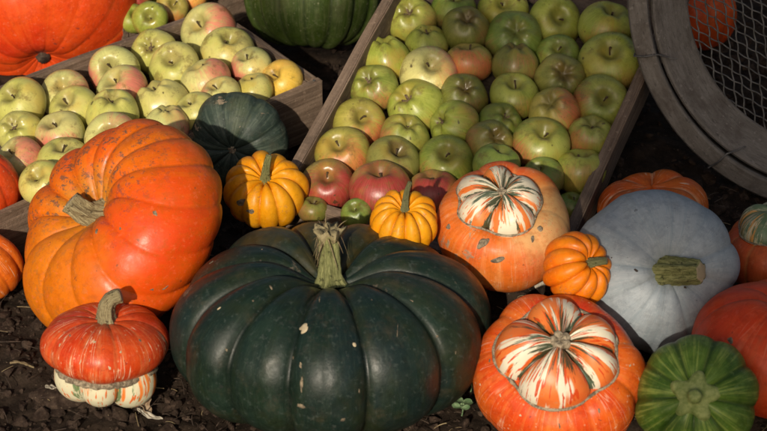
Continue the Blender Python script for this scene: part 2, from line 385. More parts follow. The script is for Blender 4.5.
# outer skirt out to the horizon, same sheet
base = len(V); B = np.array([(-80, -80, -.03), (80, -80, -.03), (80, 80, -.03), (-80, 80, -.03)], float)
V = np.vstack([V, B])
bot_e = [i for i in range(nx)]; top_e = [(len(gy) - 1) * nx + i for i in range(nx)]
F.append(tuple([base, base + 1] + bot_e[::-1])); F.append(tuple([base + 2, base + 3] + top_e))
F.append(tuple([base + 3, base] + [j * nx for j in range(len(gy))]))
F.append(tuple([base + 1, base + 2] + [j * nx + nx - 1 for j in range(len(gy))][::-1]))
g_ = ob('ground', mesh_np('ground', V, F, M['soil'])); tag(g_, kind='structure')

def clods(name, seed, N, area, size, mat, flat=.75, keep=None):
    rs = np.random.RandomState(seed)
    import bmesh
    bm = bmesh.new(); bmesh.ops.create_icosphere(bm, subdivisions=2, radius=1); iv = np.array([v.co[:] for v in bm.verts]); fi = np.array([[v.index for v in f.verts] for f in bm.faces]); bm.free()
    Vs = []; Fs = []; b0 = 0
    for i in range(N):
        x = rs.uniform(area[0], area[1]); y = rs.uniform(area[2], area[3]); s = size[0] * (size[1] / size[0]) ** (rs.rand() ** 2.2)
        P = iv * (1 + .22 * Sines(rs.randint(1e6), 6, 1.2, 4)(iv))[:, None] * rs.uniform(.65, 1.25, 3)
        # flatten some faces for an angular crumb
        for k in range(7):
            d = rs.normal(size=3); d /= np.linalg.norm(d); dd = P @ d; P = P - np.outer(np.clip(dd - .42, 0, 9), d) * .95
        th = rs.uniform(0, 6.28); ct, st = math.cos(th), math.sin(th); P = P @ np.array([[ct, -st, 0], [st, ct, 0], [0, 0, flat]]).T
        Vs.append(P * s + np.array([x, y, float(soil_h(x, y)) - .006 + s * .28])); Fs.append(fi + b0); b0 += len(iv)
    return ob(name, mesh_np(name, np.vstack(Vs), np.vstack(Fs), mat, False))
tag(clods('soil_clods', 5, 5200, (-.62, .62, -.50, .15), (.0022, .013), M['clod']), kind='stuff', label='dark crumbs and clods of soil covering the bed', cat='soil')
tag(clods('soil_clods', 16, 130, (-.62, .62, -.50, .0), (.010, .022), M['clod'], .6), kind='stuff', label='larger flat clods lying among the finer soil crumbs', cat='soil')
tag(clods('soil_clods', 6, 900, (-.1, .75, .1, .75), (.005, .02), M['clod']), kind='stuff', label='shaded clods of soil behind the crates and the sieve', cat='soil')
def straw(name, seed, N, area, ln, mat, label):
    rs = random.Random(seed); V = []; F = []
    for i in range(N):
        x = rs.uniform(area[0], area[1]); y = rs.uniform(area[2], area[3]); L_ = rs.uniform(*ln); th = rs.uniform(0, 6.28); wd = rs.uniform(.0003, .0008)
        z = float(soil_h(x, y)) + rs.uniform(.002, .011); bend = rs.uniform(-.35, .35); tilt = rs.uniform(-.25, .25)
        pts = []
        for k in range(5):
            t = k / 4 - .5; a_ = th + bend * t; pts.append(Vector((x + math.cos(a_) * L_ * t, y + math.sin(a_) * L_ * t, z + tilt * L_ * t + .004 * (0.25 - t * t))))
        for k, p in enumerate(pts):
            nrm = Vector((-math.sin(th), math.cos(th), 0)); b = len(V)
            V += [tuple(p + nrm * wd), tuple(p + Vector((0, 0, wd))), tuple(p - nrm * wd), tuple(p - Vector((0, 0, wd)))]
            if k:
                for j in range(4): q = (j + 1) % 4; F.append((b - 4 + j, b - 4 + q, b + q, b + j))
    o = ob(name, mesh_np(name, np.array(V), F, mat)); tag(o, label, 'straw', kind='stuff')
straw('straw_litter', 3, 240, (-.6, .6, -.48, .12), (.006, .030), M['straw'], 'short dry straw and root bits scattered over the dark soil')
straw('root_litter', 8, 700, (-.6, .6, -.48, .12), (.006, .03), M['bark'], 'dark root threads and twigs mixed into the soil')

# ================================================================== crates
def board(name, parent, size, loc, mat, rotz=0.0, seed=0):
    import bmesh
    bm = bmesh.new(); bmesh.ops.create_cube(bm, size=1)
    bmesh.ops.scale(bm, vec=size, verts=bm.verts)
    ax = 0 if size[0] >= size[1] and size[0] >= size[2] else (1 if size[1] >= size[2] else 2)
    long = [e for e in bm.edges if abs((e.verts[0].co - e.verts[1].co)[ax]) > size[ax] * .9]
    bmesh.ops.subdivide_edges(bm, edges=long, cuts=14)
    bmesh.ops.bevel(bm, geom=[e for e in bm.edges if e.calc_face_angle(0) > .6], offset=min(size) * .13, segments=2, affect='EDGES')
    nz = Sines(seed + 5, 10, 8, 60)
    for v in bm.verts:
        p = np.array([v.co[:]]) + seed; d = float(nz(p)[0]); v.co += Vector((d, -d, d * .8)) * .0007
        v.co.z += .0016 * math.sin(v.co[ax] * 13 + seed)
    me = bpy.data.meshes.new(name); bm.to_mesh(me); bm.free(); me.polygons.foreach_set('use_smooth', [False] * len(me.polygons)); me.materials.append(mat)
    o = ob(name, me, parent, loc); o.rotation_euler = (0, 0, rotz); return o
def crate(Wd, Ln, Ht, t, origin, rot, label, posts=True):
    """local: x across 0..Wd, y along 0..Ln, z down from the rim 0..-Ht; origin = the rim's near-left outer corner"""
    c = empty('wooden_crate', origin, label, 'crate', None); c.rotation_mode = 'QUATERNION'; c.rotation_quaternion = rot.to_quaternion()
    board('side_board', c, (t, Ln, Ht), (t / 2, Ln / 2, -Ht / 2), M['wood_y'], seed=1)
    board('side_board', c, (t, Ln, Ht), (Wd - t / 2, Ln / 2, -Ht / 2), M['wood_y'], seed=2)
    board('end_board', c, (Wd - 2 * t - .002, t, Ht - .004), (Wd / 2, t / 2 + .001, -Ht / 2), M['wood_x'], seed=3)
    board('end_board', c, (Wd - 2 * t - .002, t, Ht - .004), (Wd / 2, Ln - t / 2 - .001, -Ht / 2), M['wood_x'], seed=4)
    if posts:
        for i, (x, y) in enumerate(((t + .011, t + .012), (Wd - t - .011, t + .012), (t + .011, Ln - t - .012), (Wd - t - .011, Ln - t - .012))):
            board('corner_post', c, (.019, .019, Ht * .93), (x, y, -Ht * .5), M['wood_x'], seed=5 + i)
    rn = random.Random(int(Wd * 1e4))
    for x in (t / 2, Wd - t / 2):
        for y in (.012, Ln - .012):
            nl = ob('nail', mesh_np('nail', np.array([(.0022 * math.cos(q), .0022 * math.sin(q), .0) for q in np.arange(8) * .785] + [(.0018 * math.cos(q), .0018 * math.sin(q), .0007) for q in np.arange(8) * .785]), [tuple(range(8, 16))] + [(q, (q + 1) % 8, 8 + (q + 1) % 8, 8 + q) for q in range(8)], M['wire'], False), c, (x + rn.uniform(-.002, .002), y + rn.uniform(-.002, .002), .0016))
    k = 6; sw = (Ln - .004) / k
    for i in range(k): board('bottom_slat', c, (Wd - 2 * t - .004, sw * .9, .006), (Wd / 2, sw * (i + .5) + .002, -Ht + .006), M['crate_dark'], seed=20 + i)
    return c
RIM = .10
# left crate: its right end board runs between these two rim corners
A2 = at(323, 80, RIM); LT = math.radians(3); LN = Vector((.0, -math.sin(LT), math.cos(LT))).normalized()   # the crate leans a little towards the viewer
d_ = ray(215, 4); A1 = CAM + d_ * ((A2 - CAM).dot(LN) / d_.dot(LN))
ex = (A1 - A2).normalized(); ey = LN.cross(ex)         # ex = across (front to back), ey = along, to the left
LW = (A1 - A2).length
rotL = Matrix((ex, ey, ex.cross(ey))).transposed()
crate(LW, .62, .095, .013, A2, rotL, 'low weathered wooden crate of pale yellow apples behind the big orange pumpkin')
# right crate: tilted up at its far end
C1 = at(285, 172, .10); C2 = at(383, -3, .21)
ey2 = (C2 - C1).normalized(); exh = at(603, 172, .10) - C1; ex2 = (exh - ey2 * exh.dot(ey2)).normalized(); ez2 = ex2.cross(ey2)
RWd = exh.dot(ex2); RLn = (C2 - C1).length
C0 = C1 - ey2 * .045
rotR = Matrix((ex2, ey2, ez2)).transposed()
EXT = .24
crate(RWd, RLn + .045 + EXT, .078, .016, C0, rotR, 'long tipped wooden crate packed with green and red apples', posts=False)
# third crate, far behind
K1 = at(122, 27, .07); K2 = at(212, -10, .07); e3 = (K2 - K1).normalized(); f3 = Vector((0, 0, 1)).cross(e3)
crate(.34, .36, .078, .012, K1, Matrix((e3, f3, Vector((0, 0, 1)))).transposed(), 'out of focus wooden crate of apples beyond the left crate', posts=False)
# a squared log that holds up the far end of the right crate
pm = C0 + ex2 * (RWd * .5) + ey2 * (RLn - .06 + EXT) - ez2 * .078
lg = empty('timber_block', (pm.x, pm.y, 0), 'rough timber block under the raised far end of the right crate', 'timber')
lg.rotation_euler = (0, 0, math.atan2(ex2.y, ex2.x))
board('beam', lg, (RWd * .8, .08, max(pm.z - .004, .02)), (0, 0, max(pm.z - .004, .02) / 2), M['crate_dark'], seed=9)

# ================================================================== apples
def apple_mesh(name, mat, seed, kind):
    rs = np.random.RandomState(seed); nu, nv = 56, 40
    phi = np.concatenate([[0.0], np.repeat(np.linspace(0, math.pi, nv + 2)[1:-1], nu), [math.pi]])
    u = np.concatenate([[0.0], np.tile(np.arange(nu) * 2 * math.pi / nu, nv), [0.0]])
    s = np.sin(phi).clip(0); c = np.cos(phi)
    H = rs.uniform(.82, .92); r = s ** .92
    z = H * np.sign(c) * np.abs(c) ** .95
    dt, wt = (.44, .27) if kind == 'stalk' else (.30, .27)
    z = z - np.where(c > 0, dt * np.exp(-(r / wt) ** 2), 0) + np.where(c < 0, .2 * np.exp(-(r / .3) ** 2), 0)
    five = .05 * np.cos(5 * u + rs.uniform(0, 6)) if kind == 'calyx' else .016 * np.cos(5 * u + rs.uniform(0, 6))
    z = z * (1 + np.where(c > 0, five * 1.6 * np.exp(-((r - .45) / .25) ** 2), 0))
    r = r * (1 + five * .5) * (1 + (.05 if kind == 'stalk' else -.05) * c)
    P = np.stack([r * np.cos(u), r * np.sin(u), z], 1)
    N = Sines(seed, 8, .9, 2.4); P = P * (1 + .048 * N(P))[:, None]
    P = P @ np.array([[1, 0, rs.uniform(-.07, .07)], [0, 1, rs.uniform(-.07, .07)], [0, 0, 1]]).T
    P *= .034
    return mesh_np(name, P, grid_faces(nu, nv), mat, True, {'pole': np.stack([np.cos(u), np.sin(u), phi / math.pi], 1)})
APT = {  # look: material arguments and the words for it
 'pale':  (((.60, .53, .17), (.50, .49, .115)), {}, 'pale yellow-green apple'),
 'pink':  (((.62, .56, .20), (.56, .55, .19)), dict(blush=(.52, .07, .08), amt=.46), 'pale yellow apple with a pink cheek'),
 'gold':  (((.72, .46, .06), (.74, .52, .11)), dict(blush=(.66, .15, .05), amt=.15), 'golden orange-yellow apple'),
 'lime':  (((.26, .31, .04), (.36, .38, .07)), dict(blush=(.33, .16, .04), amt=.05), 'yellow-green apple'),
 'green': (((.13, .20, .03), (.21, .27, .05)), dict(blush=(.25, .12, .04), amt=.05), 'green apple'),
 'mix':   (((.19, .24, .035), (.30, .31, .06)), dict(blush=(.32, .05, .025), amt=.22), 'green apple with a dull red cheek'),
 'tan':   (((.36, .33, .06), (.44, .36, .08)), dict(blush=(.44, .07, .03), amt=.45), 'yellow apple flushed orange-red'),
 'red':   (((.30, .24, .05), (.36, .26, .06)), dict(blush=(.27, .018, .018), amt=1.1), 'red-striped apple'),
 'rus':   (((.16, .17, .03), (.23, .22, .05)), dict(blush=(.22, .07, .025), amt=.12, russet=.9), 'dull russet-green apple'),
}
AM = {}
for i, (k, v) in enumerate(APT.items()):
    mt = apple_mat('apple_skin_' + k, *v[0], **v[1])
    for q in ('stalk', 'calyx'):
        AM[k, q] = [apple_mesh('apple', mt, 100 + i * 7 + j * 3 + (q == 'calyx'), q) for j in range(3)]
stalk_me = tube('stalk', M['stalk'], [(0, 0, .010), (.0007, 0, .016), (.002, .001, .021), (.004, .001, .025)], [.0010, .0009, .0009, .0015], 3, .15, 8, sub=3)
def calyx_mesh():
    V = []; F = []
    for k in range(5):
        a = k * 2 * math.pi / 5; b = len(V); da = .42
        for (rr, dz, w_) in ((.0012, 0, .8), (.0042, .0010, 1.0), (.0066, .0042, .45)):
            V += [(rr * math.cos(a - da * w_), rr * math.sin(a - da * w_), dz), (rr * math.cos(a) * 1.05, rr * math.sin(a) * 1.05, dz + .0006), (rr * math.cos(a + da * w_), rr * math.sin(a + da * w_), dz)]
        for j in range(2):
            for i in range(2): F.append((b + j * 3 + i, b + j * 3 + i + 1, b + (j + 1) * 3 + i + 1, b + (j + 1) * 3 + i))
    V = np.array(V) + np.array([0, 0, .0192]); b = len(V)
    ring = [(.003 * math.cos(t * .785), .003 * math.sin(t * .785), .0198) for t in range(8)]
    V = np.vstack([V, ring, [(0, 0, .0210)]]); F += [(b + i, b + (i + 1) % 8, b + 8) for i in range(8)]
    return mesh_np('calyx', V, F, M['calyx'])
calyx_me = calyx_mesh()
# x, y, radius, look, pole x, pole y, s(talk)/c(alyx)
LEFT = [
 [(209,28,28,'pink',200,15,'s',(1,.5)), (155,48,23,'pale',151,42,'c'), (114,69,26,'pink',118,62,'s',(-1,-.6)), (65,90,24,'pink',68,80,'s',(1,0)), (20,101,27,'pale',12,94,'s')],
 [(227,49,26,'pale',225,38,'s'), (174,65,26,'pale',171,55,'s'), (123,86,25,'pink',118,75,'s'), (74,107,25,'pale',70,95,'s'), (20,131,24,'pale',14,120,'c')],
 [(251,64,21,'pink',248,50,'s',(-1,0)), (206,78,25,'pink',201,62,'s',(1,.4)), (163,101,28,'pale',156,84,'c'), (112,110,26,'pale',108,92,'c'), (61,132,25,'pink',58,120,'s'), (21,156,23,'pink',14,145,'s',(1,.6))],
 [(282,77,21,'gold',278,70,'s',(-1,-.2)), (253,88,20,'pale',250,74,'s'), (221,92,20,'pink',215,78,'s',(-1,.6)), (195,110,22,'pale',190,95,'s'), (166,122,22,'pink',166,105,'c',(.3,1)), (112,136,27,'pink',108,126,'s',(1,.5)), (63,157,26,'pale',58,144,'s'), (42,180,23,'pale',33,174,'s'), (80,176,22,'pale',76,164,'s')],
]
RIGHT = [
 [(412,19,24,'lime',406,9,'c'), (454,9,22,'green',454,-8,'s'), (503,10,25,'lime',507,2,'s'), (554,21,27,'lime',557,11,'s'), (606,27,26,'lime',606,4,'s')],
 [(427,43,21,'lime',427,29,'c'), (466,28,24,'rus',467,16,'c'), (515,37,27,'green',509,28,'c'), (557,55,21,'green',556,45,'s'), (610,64,30,'lime',613,53,'s')],
 [(387,58,23,'lime',382,43,'c'), (428,73,27,'pink',427,63,'s',(.8,.35)), (469,61,24,'tan',472,43,'s',(-.1,-1)), (515,64,23,'rus',515,44,'c'), (560,78,25,'rus',558,67,'c')],
 [(374,87,24,'mix',374,72,'c',(.1,-1)), (415,106,28,'lime',408,94,'c'), (464,96,24,'rus',464,87,'c'), (514,95,25,'lime',514,83,'s'), (554,112,25,'tan',547,104,'c',(1,0)), (601,102,27,'mix',603,90,'s',(-1,-.2))],
 [(359,122,27,'tan',360,112,'s',(.6,-.7)), (405,136,24,'mix',404,125,'c',(-.6,.3)), (454,124,25,'lime',440,114,'c'), (500,123,22,'green',502,110,'c'), (541,144,28,'mix',546,130,'s',(-.8,-.5)), (592,136,23,'mix',597,124,'c',(-.9,0))],
 [(342,154,27,'tan',342,140,'s',(.3,-.9)), (393,162,26,'rus',398,149,'s'), (446,161,27,'mix',446,146,'s',(-.5,-.4)), (490,142,23,'rus',497,132,'c'), (543,176,20,'green',541,162,'s'), (580,171,24,'lime',580,151,'s')],
 [(327,185,26,'red',322,174,'s',(.5,-.8)), (381,190,29,'red',374,172,'s',(.1,-1)), (434,194,25,'red',436,176,'s'), (495,164,22,'green',497,150,'s')],
 [(313,209,15,'rus',311,200,'s'), (356,213,15,'green',356,203,'s'), (572,206,16,'green',571,196,'s')],
]
BACK = [
 [(133,0,19,'red',133,-10,'s'), (152,-12,18,'lime',152,-20,'s'), (190,-4,18,'gold',190,-12,'s')],
 [(133,19,16,'lime',133,12,'s'), (150,20,18,'lime',150,12,'s'), (172,8,18,'tan',172,1,'s'), (205,-14,17,'tan',205,-22,'s')],
]
ORD = ['first', 'second', 'third', 'fourth', 'fifth', 'sixth', 'seventh', 'eighth', 'ninth', 'tenth']
def layout(rows, pt, nrm, lift, lim):
    """start each apple on the crate's fill plane, then slide it along its line of sight until neighbours no longer overlap"""
    L_ = []
    for ri, row in enumerate(rows):
        for ci, a_ in enumerate(row):
            d = ray(a_[0], a_[1]); t = (pt - CAM).dot(nrm) / d.dot(nrm); L_.append([a_, d, t, ri, ci, t])
    for it in range(160):
        for i in range(len(L_)):
            for j in range(i + 1, len(L_)):
                A, B_ = L_[i], L_[j]
                pa = CAM + A[1] * A[2]; pb = CAM + B_[1] * B_[2]; ra = A[0][2] * mpp(pa); rb = B_[0][2] * mpp(pb)
                need = (ra + rb) * .90; dv = pb - pa; dist = dv.length
                if dist < need:
                    push = (need - dist) * .3
                    s = 1 if B_[0][1] > A[0][1] else -1          # the one lower in the picture comes nearer
                    A[2] += s * push; B_[2] -= s * push
        for A in L_: A[2] += (A[5] - A[2]) * .02; A[2] = min(max(A[2], A[5] - lim * .75), A[5] + lim * .6)
    return L_
rnd = random.Random(4)
def put_apples(rows, pt, nrm, where, group, side, lim=.035, dyc=0, ks=.99):
    rows = [[(a_[0], a_[1] + dyc, a_[2] * ks, a_[3], a_[4], a_[5] + dyc * .4) + tuple(a_[6:]) for a_ in row] for row in rows]
    for a_, d, t, ri, ci, _ in layout(rows, pt, nrm, 0, lim):
        p = CAM + d * t; r = a_[2] * mpp(p); dx = (a_[4] - a_[0]) / a_[2] * 1.15; dy = -(a_[5] - a_[1]) / a_[2] * 1.15
        k = math.hypot(dx, dy); 
        if k > .93: dx *= .93 / k; dy *= .93 / k
        dx += rnd.uniform(-.28, .28); dy += rnd.uniform(-.30, .16); k = math.hypot(dx, dy); dx *= min(1, .93 / k); dy *= min(1, .93 / k)
        ax = vw(dx, dy, math.sqrt(1 - min(.87, dx * dx + dy * dy)))
        bl = a_[7] if len(a_) > 7 else (rnd.uniform(-.7, .7), rnd.uniform(-1, .2))
        rot = frame(ax, vw(bl[0], bl[1], .45))
        kind = 'stalk' if a_[6] == 's' else 'calyx'
        me = rnd.choice(AM[a_[3], kind])
        o = ob('apple', me, None, p, rot); o.scale = (r / .034 * .99,) * 3
        tag(o, f'{APT[a_[3]][2]}, {ORD[ci]} from {side}, {ORD[ri]} row down, {where}', 'apple', group)
        q = ob(kind, stalk_me if kind == 'stalk' else calyx_me, o)
        q.rotation_mode = 'XYZ'; q.rotation_euler = (rnd.uniform(-.15, .15), rnd.uniform(-.15, .15), rnd.uniform(0, 6.28))
put_apples(LEFT, A2 - LN * .004, LN, 'left crate', 'apples in the left crate', 'right', dyc=4, ks=1.04)
put_apples(RIGHT, C0 + ez2 * -.030, ez2, 'right crate', 'apples in the right crate', 'left', lim=.06, dyc=1.5, ks=1.06)
put_apples(BACK, Vector((0, 0, .080)), Vector((0, 0, 1)), 'far crate', 'apples in the far crate', 'left')

# ================================================================== pumpkins
def stem(mat, base, dirs, r0, r1, length, **kw):
    """points from base along a bending path; dirs = list of local directions"""
    p = Vector(base); pts = [p.copy()]; k = len(dirs)
    for d in dirs: p = p + Vector(d).normalized() * (length / k); pts.append(p.copy())
    rad = [r0 + (r1 - r0) * i / k for i in range(k + 1)]
    return tube('stem', mat, pts, rad, **kw)

# --- dark green giant in front
sc = S(330, 335, .1); ax = vw(.01, .90, .44)
R, H = 157 * sc, 84 * sc
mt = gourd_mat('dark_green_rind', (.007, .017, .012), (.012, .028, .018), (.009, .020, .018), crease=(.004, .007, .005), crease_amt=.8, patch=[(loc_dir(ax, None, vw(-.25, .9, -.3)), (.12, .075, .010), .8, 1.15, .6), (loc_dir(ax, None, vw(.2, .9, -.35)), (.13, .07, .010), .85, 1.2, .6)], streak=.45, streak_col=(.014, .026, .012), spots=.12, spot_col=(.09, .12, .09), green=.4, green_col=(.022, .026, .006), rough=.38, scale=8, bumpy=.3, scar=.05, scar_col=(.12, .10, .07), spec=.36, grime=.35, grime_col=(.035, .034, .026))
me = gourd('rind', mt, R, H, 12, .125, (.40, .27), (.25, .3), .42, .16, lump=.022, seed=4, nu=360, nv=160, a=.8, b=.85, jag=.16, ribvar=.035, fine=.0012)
up = loc_dir(ax, None, vw(-.02, 1, .1)); 
sm = stem(M['stem_green'], (0, 0, H * .60), [up, up + Vector((.05, .05, 0)), up, up], .0125, .0115, 52 * sc, ridges=5, rdepth=.3, flare=.9)
o = place('giant_pumpkin', 330, 330, ax, 'huge dark green ribbed pumpkin in the middle of the foreground with a ragged stem', 'pumpkin', meshes=[('rind', me), ('stem', sm)])
# torn straw-like fibres round the stem head
V = []; F = []; rs = random.Random(5); tip = Vector((0, 0, H * .60)) + up * 50 * sc
for i in range(46):
    a_ = rs.uniform(0, 6.28); d = Vector((math.cos(a_), math.sin(a_), 0)); b = len(V); L_ = rs.uniform(.010, .034)
    p = tip + d * rs.uniform(.008, .014) + Vector((0, 0, rs.uniform(-.004, .006))); dn = (d * rs.uniform(.05, .5) + Vector((rs.uniform(-.3, .3), rs.uniform(-.3, .3), rs.uniform(-1.3, -.1) if i % 5 else .6))).normalized()
    for k in range(5):
        t = k / 4; c_ = p + dn * L_ * t + Vector((0, 0, -.008 * t * t)); w_ = .0012 * (1 - t * .7); sd2 = d.cross(Vector((0, 0, 1)))
        V += [tuple(c_ + sd2 * w_), tuple(c_ + d * w_ * .6), tuple(c_ - sd2 * w_)]
        if k:
            for j in range(3): q = (j + 1) % 3; F.append((b + k * 3 - 3 + j, b + k * 3 - 3 + q, b + k * 3 + q, b + k * 3 + j))
ob('stem_fibres', mesh_np('stem_fibres', np.array(V), F, M['straw']), o)
# crown of torn flesh at the stem head
V = []; F = []
for k, (rr, zz) in enumerate(((.0125, -.002), (.021, .008), (.022, .014), (.012, .012), (.004, .009))):
    for j in range(24):
        a_ = j * 2 * math.pi / 24; q = .8 * rr * (1 + .25 * math.sin(5 * a_ + k) + .12 * math.sin(9 * a_ + 1))
        V.append(tuple(tip + Vector((q * math.cos(a_), q * math.sin(a_), zz + .004 * math.sin(7 * a_ + k))) - Vector((0, 0, .004))))
    if k:
        for j in range(24): q = (j + 1) % 24; F.append((k * 24 - 24 + j, k * 24 - 24 + q, k * 24 + q, k * 24 + j))
F.append(tuple(range(96, 120)))
ob('stem_head', mesh_np('stem_head', np.array(V), F, M['stem_tan']), o)
giant = o

# --- big orange pumpkin on its side at the left
sc = S(122, 226, .13); ax = vw(-.62, .46, .63); R, H = 118 * sc, 68 * sc
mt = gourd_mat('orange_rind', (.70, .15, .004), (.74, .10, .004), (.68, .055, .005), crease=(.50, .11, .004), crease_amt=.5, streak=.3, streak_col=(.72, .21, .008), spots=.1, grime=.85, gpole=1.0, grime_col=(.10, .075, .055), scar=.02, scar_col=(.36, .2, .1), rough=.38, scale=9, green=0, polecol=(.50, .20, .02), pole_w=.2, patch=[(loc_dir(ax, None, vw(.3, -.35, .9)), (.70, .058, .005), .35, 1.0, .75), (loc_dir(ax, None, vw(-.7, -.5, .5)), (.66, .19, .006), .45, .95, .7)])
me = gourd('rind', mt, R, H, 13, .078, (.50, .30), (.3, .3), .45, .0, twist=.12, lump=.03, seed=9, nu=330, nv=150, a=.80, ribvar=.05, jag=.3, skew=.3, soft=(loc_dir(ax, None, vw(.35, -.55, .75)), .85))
d1 = loc_dir(ax, None, vw(-.85, .12, .5)); d0 = Vector((0, 0, 1))
sm = stem(M['stem_tan'], (0, 0, H * .37), [d0 + d1 * .9, d1 + d0 * .2, d1 + Vector((.2, .3, -.1)), d1 - d0 * .3 + Vector((.3, .4, 0))], .0130, .0125, 40 * sc, ridges=5, rdepth=.55, flare=1.9, nu=50, twist=1.6)
place('orange_pumpkin', 122, 229, ax, 'big orange pumpkin lying on its side at left with deep curving ribs', 'pumpkin', meshes=[('rind', me), ('stem', sm)])

# --- huge red-orange pumpkin, top left
sc = S(25, 0, .18); ax = vw(.12, -.86, .5); R, H = 108 * sc, 84 * sc
mt = gourd_mat('red_rind', (.66, .055, .008), (.70, .075, .008), (.60, .035, .008), crease=(.70, .14, .02), crease_amt=.55, streak=.2, streak_col=(.72, .13, .02), spots=.1, lines=.0, rough=.34, scale=8)
me = gourd('rind', mt, R, H, 16, .010, (.2, .2), (.3, .3), .35, lump=.012, seed=12, ribvar=.01)
sm = stem(M['bark'], (0, 0, H * .72), [(0, 0, 1), (.3, 0, 1)], .012, .010, .02, ridges=5)
place('red_pumpkin', 40, 3, ax, 'huge smooth red-orange pumpkin behind the left crate in the top left corner', 'pumpkin', meshes=[('rind', me), ('stem', sm)], z=.075)

# --- two at the left edge
sc = S(-14, 188, .06)
mt = gourd_mat('red_rind_b', (.60, .045, .008), (.66, .07, .01), crease=(.5, .04, .01), streak=.25, spots=.25, rough=.38, scale=14)
me = gourd('rind', mt, 35 * sc, 38 * sc, 10, .05, lump=.02, seed=15, nu=160, nv=80)
sm = stem(M['stem_tan'], (0, 0, 26 * sc), [(0, 0, 1), (.4, 0, 1)], .006, .005, .022)
place('red_squash', -15, 188, vw(-.2, .8, .5), 'small red pumpkin cut off by the left edge, above the orange one', 'pumpkin', meshes=[('rind', me), ('stem', sm)], z=.085)
mt = gourd_mat('orange_rind_b', (.68, .11, .008), (.70, .17, .012), crease=(.55, .09, .01), streak=.3, spots=.4, rough=.38, lines=.8, scale=14)
me = gourd('rind', mt, 35 * sc, 34 * sc, 9, .09, lump=.02, seed=16, nu=160, nv=80)
sm = stem(M['stem_tan'], (0, 0, 24 * sc), [(0, 0, 1), (.4, 0, 1)], .006, .005, .022)
place('orange_squash', -14, 266, vw(-.4, .7, .5), 'small orange pumpkin cut off by the left edge, below the red one', 'pumpkin', meshes=[('rind', me), ('stem', sm)])

# --- grey-green squash behind the yellow mini pumpkin
sc = S(236, 142, .06); ax = vw(-.15, -.42, .86)
mt = gourd_mat('grey_green_rind', (.022, .036, .028), (.036, .056, .042), (.065, .085, .06), crease=(.012, .022, .018), streak=.5, streak_col=(.12, .15, .11), spots=.6, spot_col=(.15, .18, .14), rough=.5, scale=16, green=.2, scar=.04)
me = gourd('rind', mt, 51 * sc, 30 * sc, 9, .05, (.22, .22), (.2, .3), .6, .3, lump=.045, seed=21, nu=220, nv=100, a=.85)
bl = gourd('blossom_scar', M['cork'], 5 * sc, 2.5 * sc, 5, .3, (.3, .4), seed=3, nu=30, nv=14)
place('green_squash', 237, 141, ax, 'flat grey-green squash leaning against the left crate with its blossom scar forward', 'squash', meshes=[('rind', me), ('blossom_scar', bl, (0, 0, 21.5 * sc))], z=.075)

# --- mini yellow pumpkins
def mini(cx, cy, rpx, ax, mt, label, z, seed, n, stem_dir, stem_len, hh=.72, smat='stem_green', spin=None, name='mini_pumpkin', depth=.15, st=(.0062, .0036), topd=(.42, .3), grp=None):
    sc = S(cx, cy, z or .03); R, H = rpx * sc, rpx * sc * hh
    me = gourd('rind', mt, R, H, n, depth, topd, (.25, .3), .5, .0, lump=.022, seed=seed, nu=220, nv=100, a=.82, ribvar=.05)
    ds = [loc_dir(ax, spin, d) for d in stem_dir]
    sm = stem(M[smat], (0, 0, H * (1 - topd[0]) - .004), ds, st[0], st[1], stem_len * sc, flare=.9, ridges=5, rdepth=.3, nu=24)
    return place(name, cx, cy, ax, label, 'pumpkin', z=z, meshes=[('rind', me), ('stem', sm)], group=grp)
my = gourd_mat('yellow_rind', (.76, .29, .004), (.78, .34, .008), (.74, .23, .004), crease=(.56, .14, .004), crease_amt=.6, streak=.15, streak_col=(.76, .37, .02), grime=.35, grime_col=(.16, .12, .10), rough=.38, scale=22, bumpy=.18)
my2 = gourd_mat('orange_yellow_rind', (.74, .18, .003), (.76, .23, .005), (.70, .13, .004), crease=(.52, .08, .004), crease_amt=.6, streak=.15, streak_col=(.74, .24, .012), grime=.3, rough=.38, scale=22, bumpy=.18)
Z_H = .095; Z_I = .165; Z_K = .15
mini(266, 191, 42, vw(0, .62, .78), my, 'small yellow-orange ribbed pumpkin with a grey scuff, beside the grey-green squash', Z_H, 31, 12, [vw(.05, .7, .7), vw(.15, .8, .5), vw(.25, 1, .2)], 31, .74)
mini(404, 223, 36, vw(.03, .72, .68), my, 'small bright yellow pumpkin with a tall thin stem resting on the dark green giant', Z_I, 33, 13, [vw(.05, .9, .4), vw(.15, 1, .2), vw(.35, 1, .1)], 33, .80, 'stem_dark', st=(.0045, .0026))
mini(577, 268, 37, vw(.62, .30, .72), my2, 'small deep orange pumpkin with its stem to the right, between the two turban squashes', Z_K, 35, 11, [vw(.8, .2, .6), vw(1, .1, .3)], 22, .80, 'stem_dark', st=(.0062, .0042))

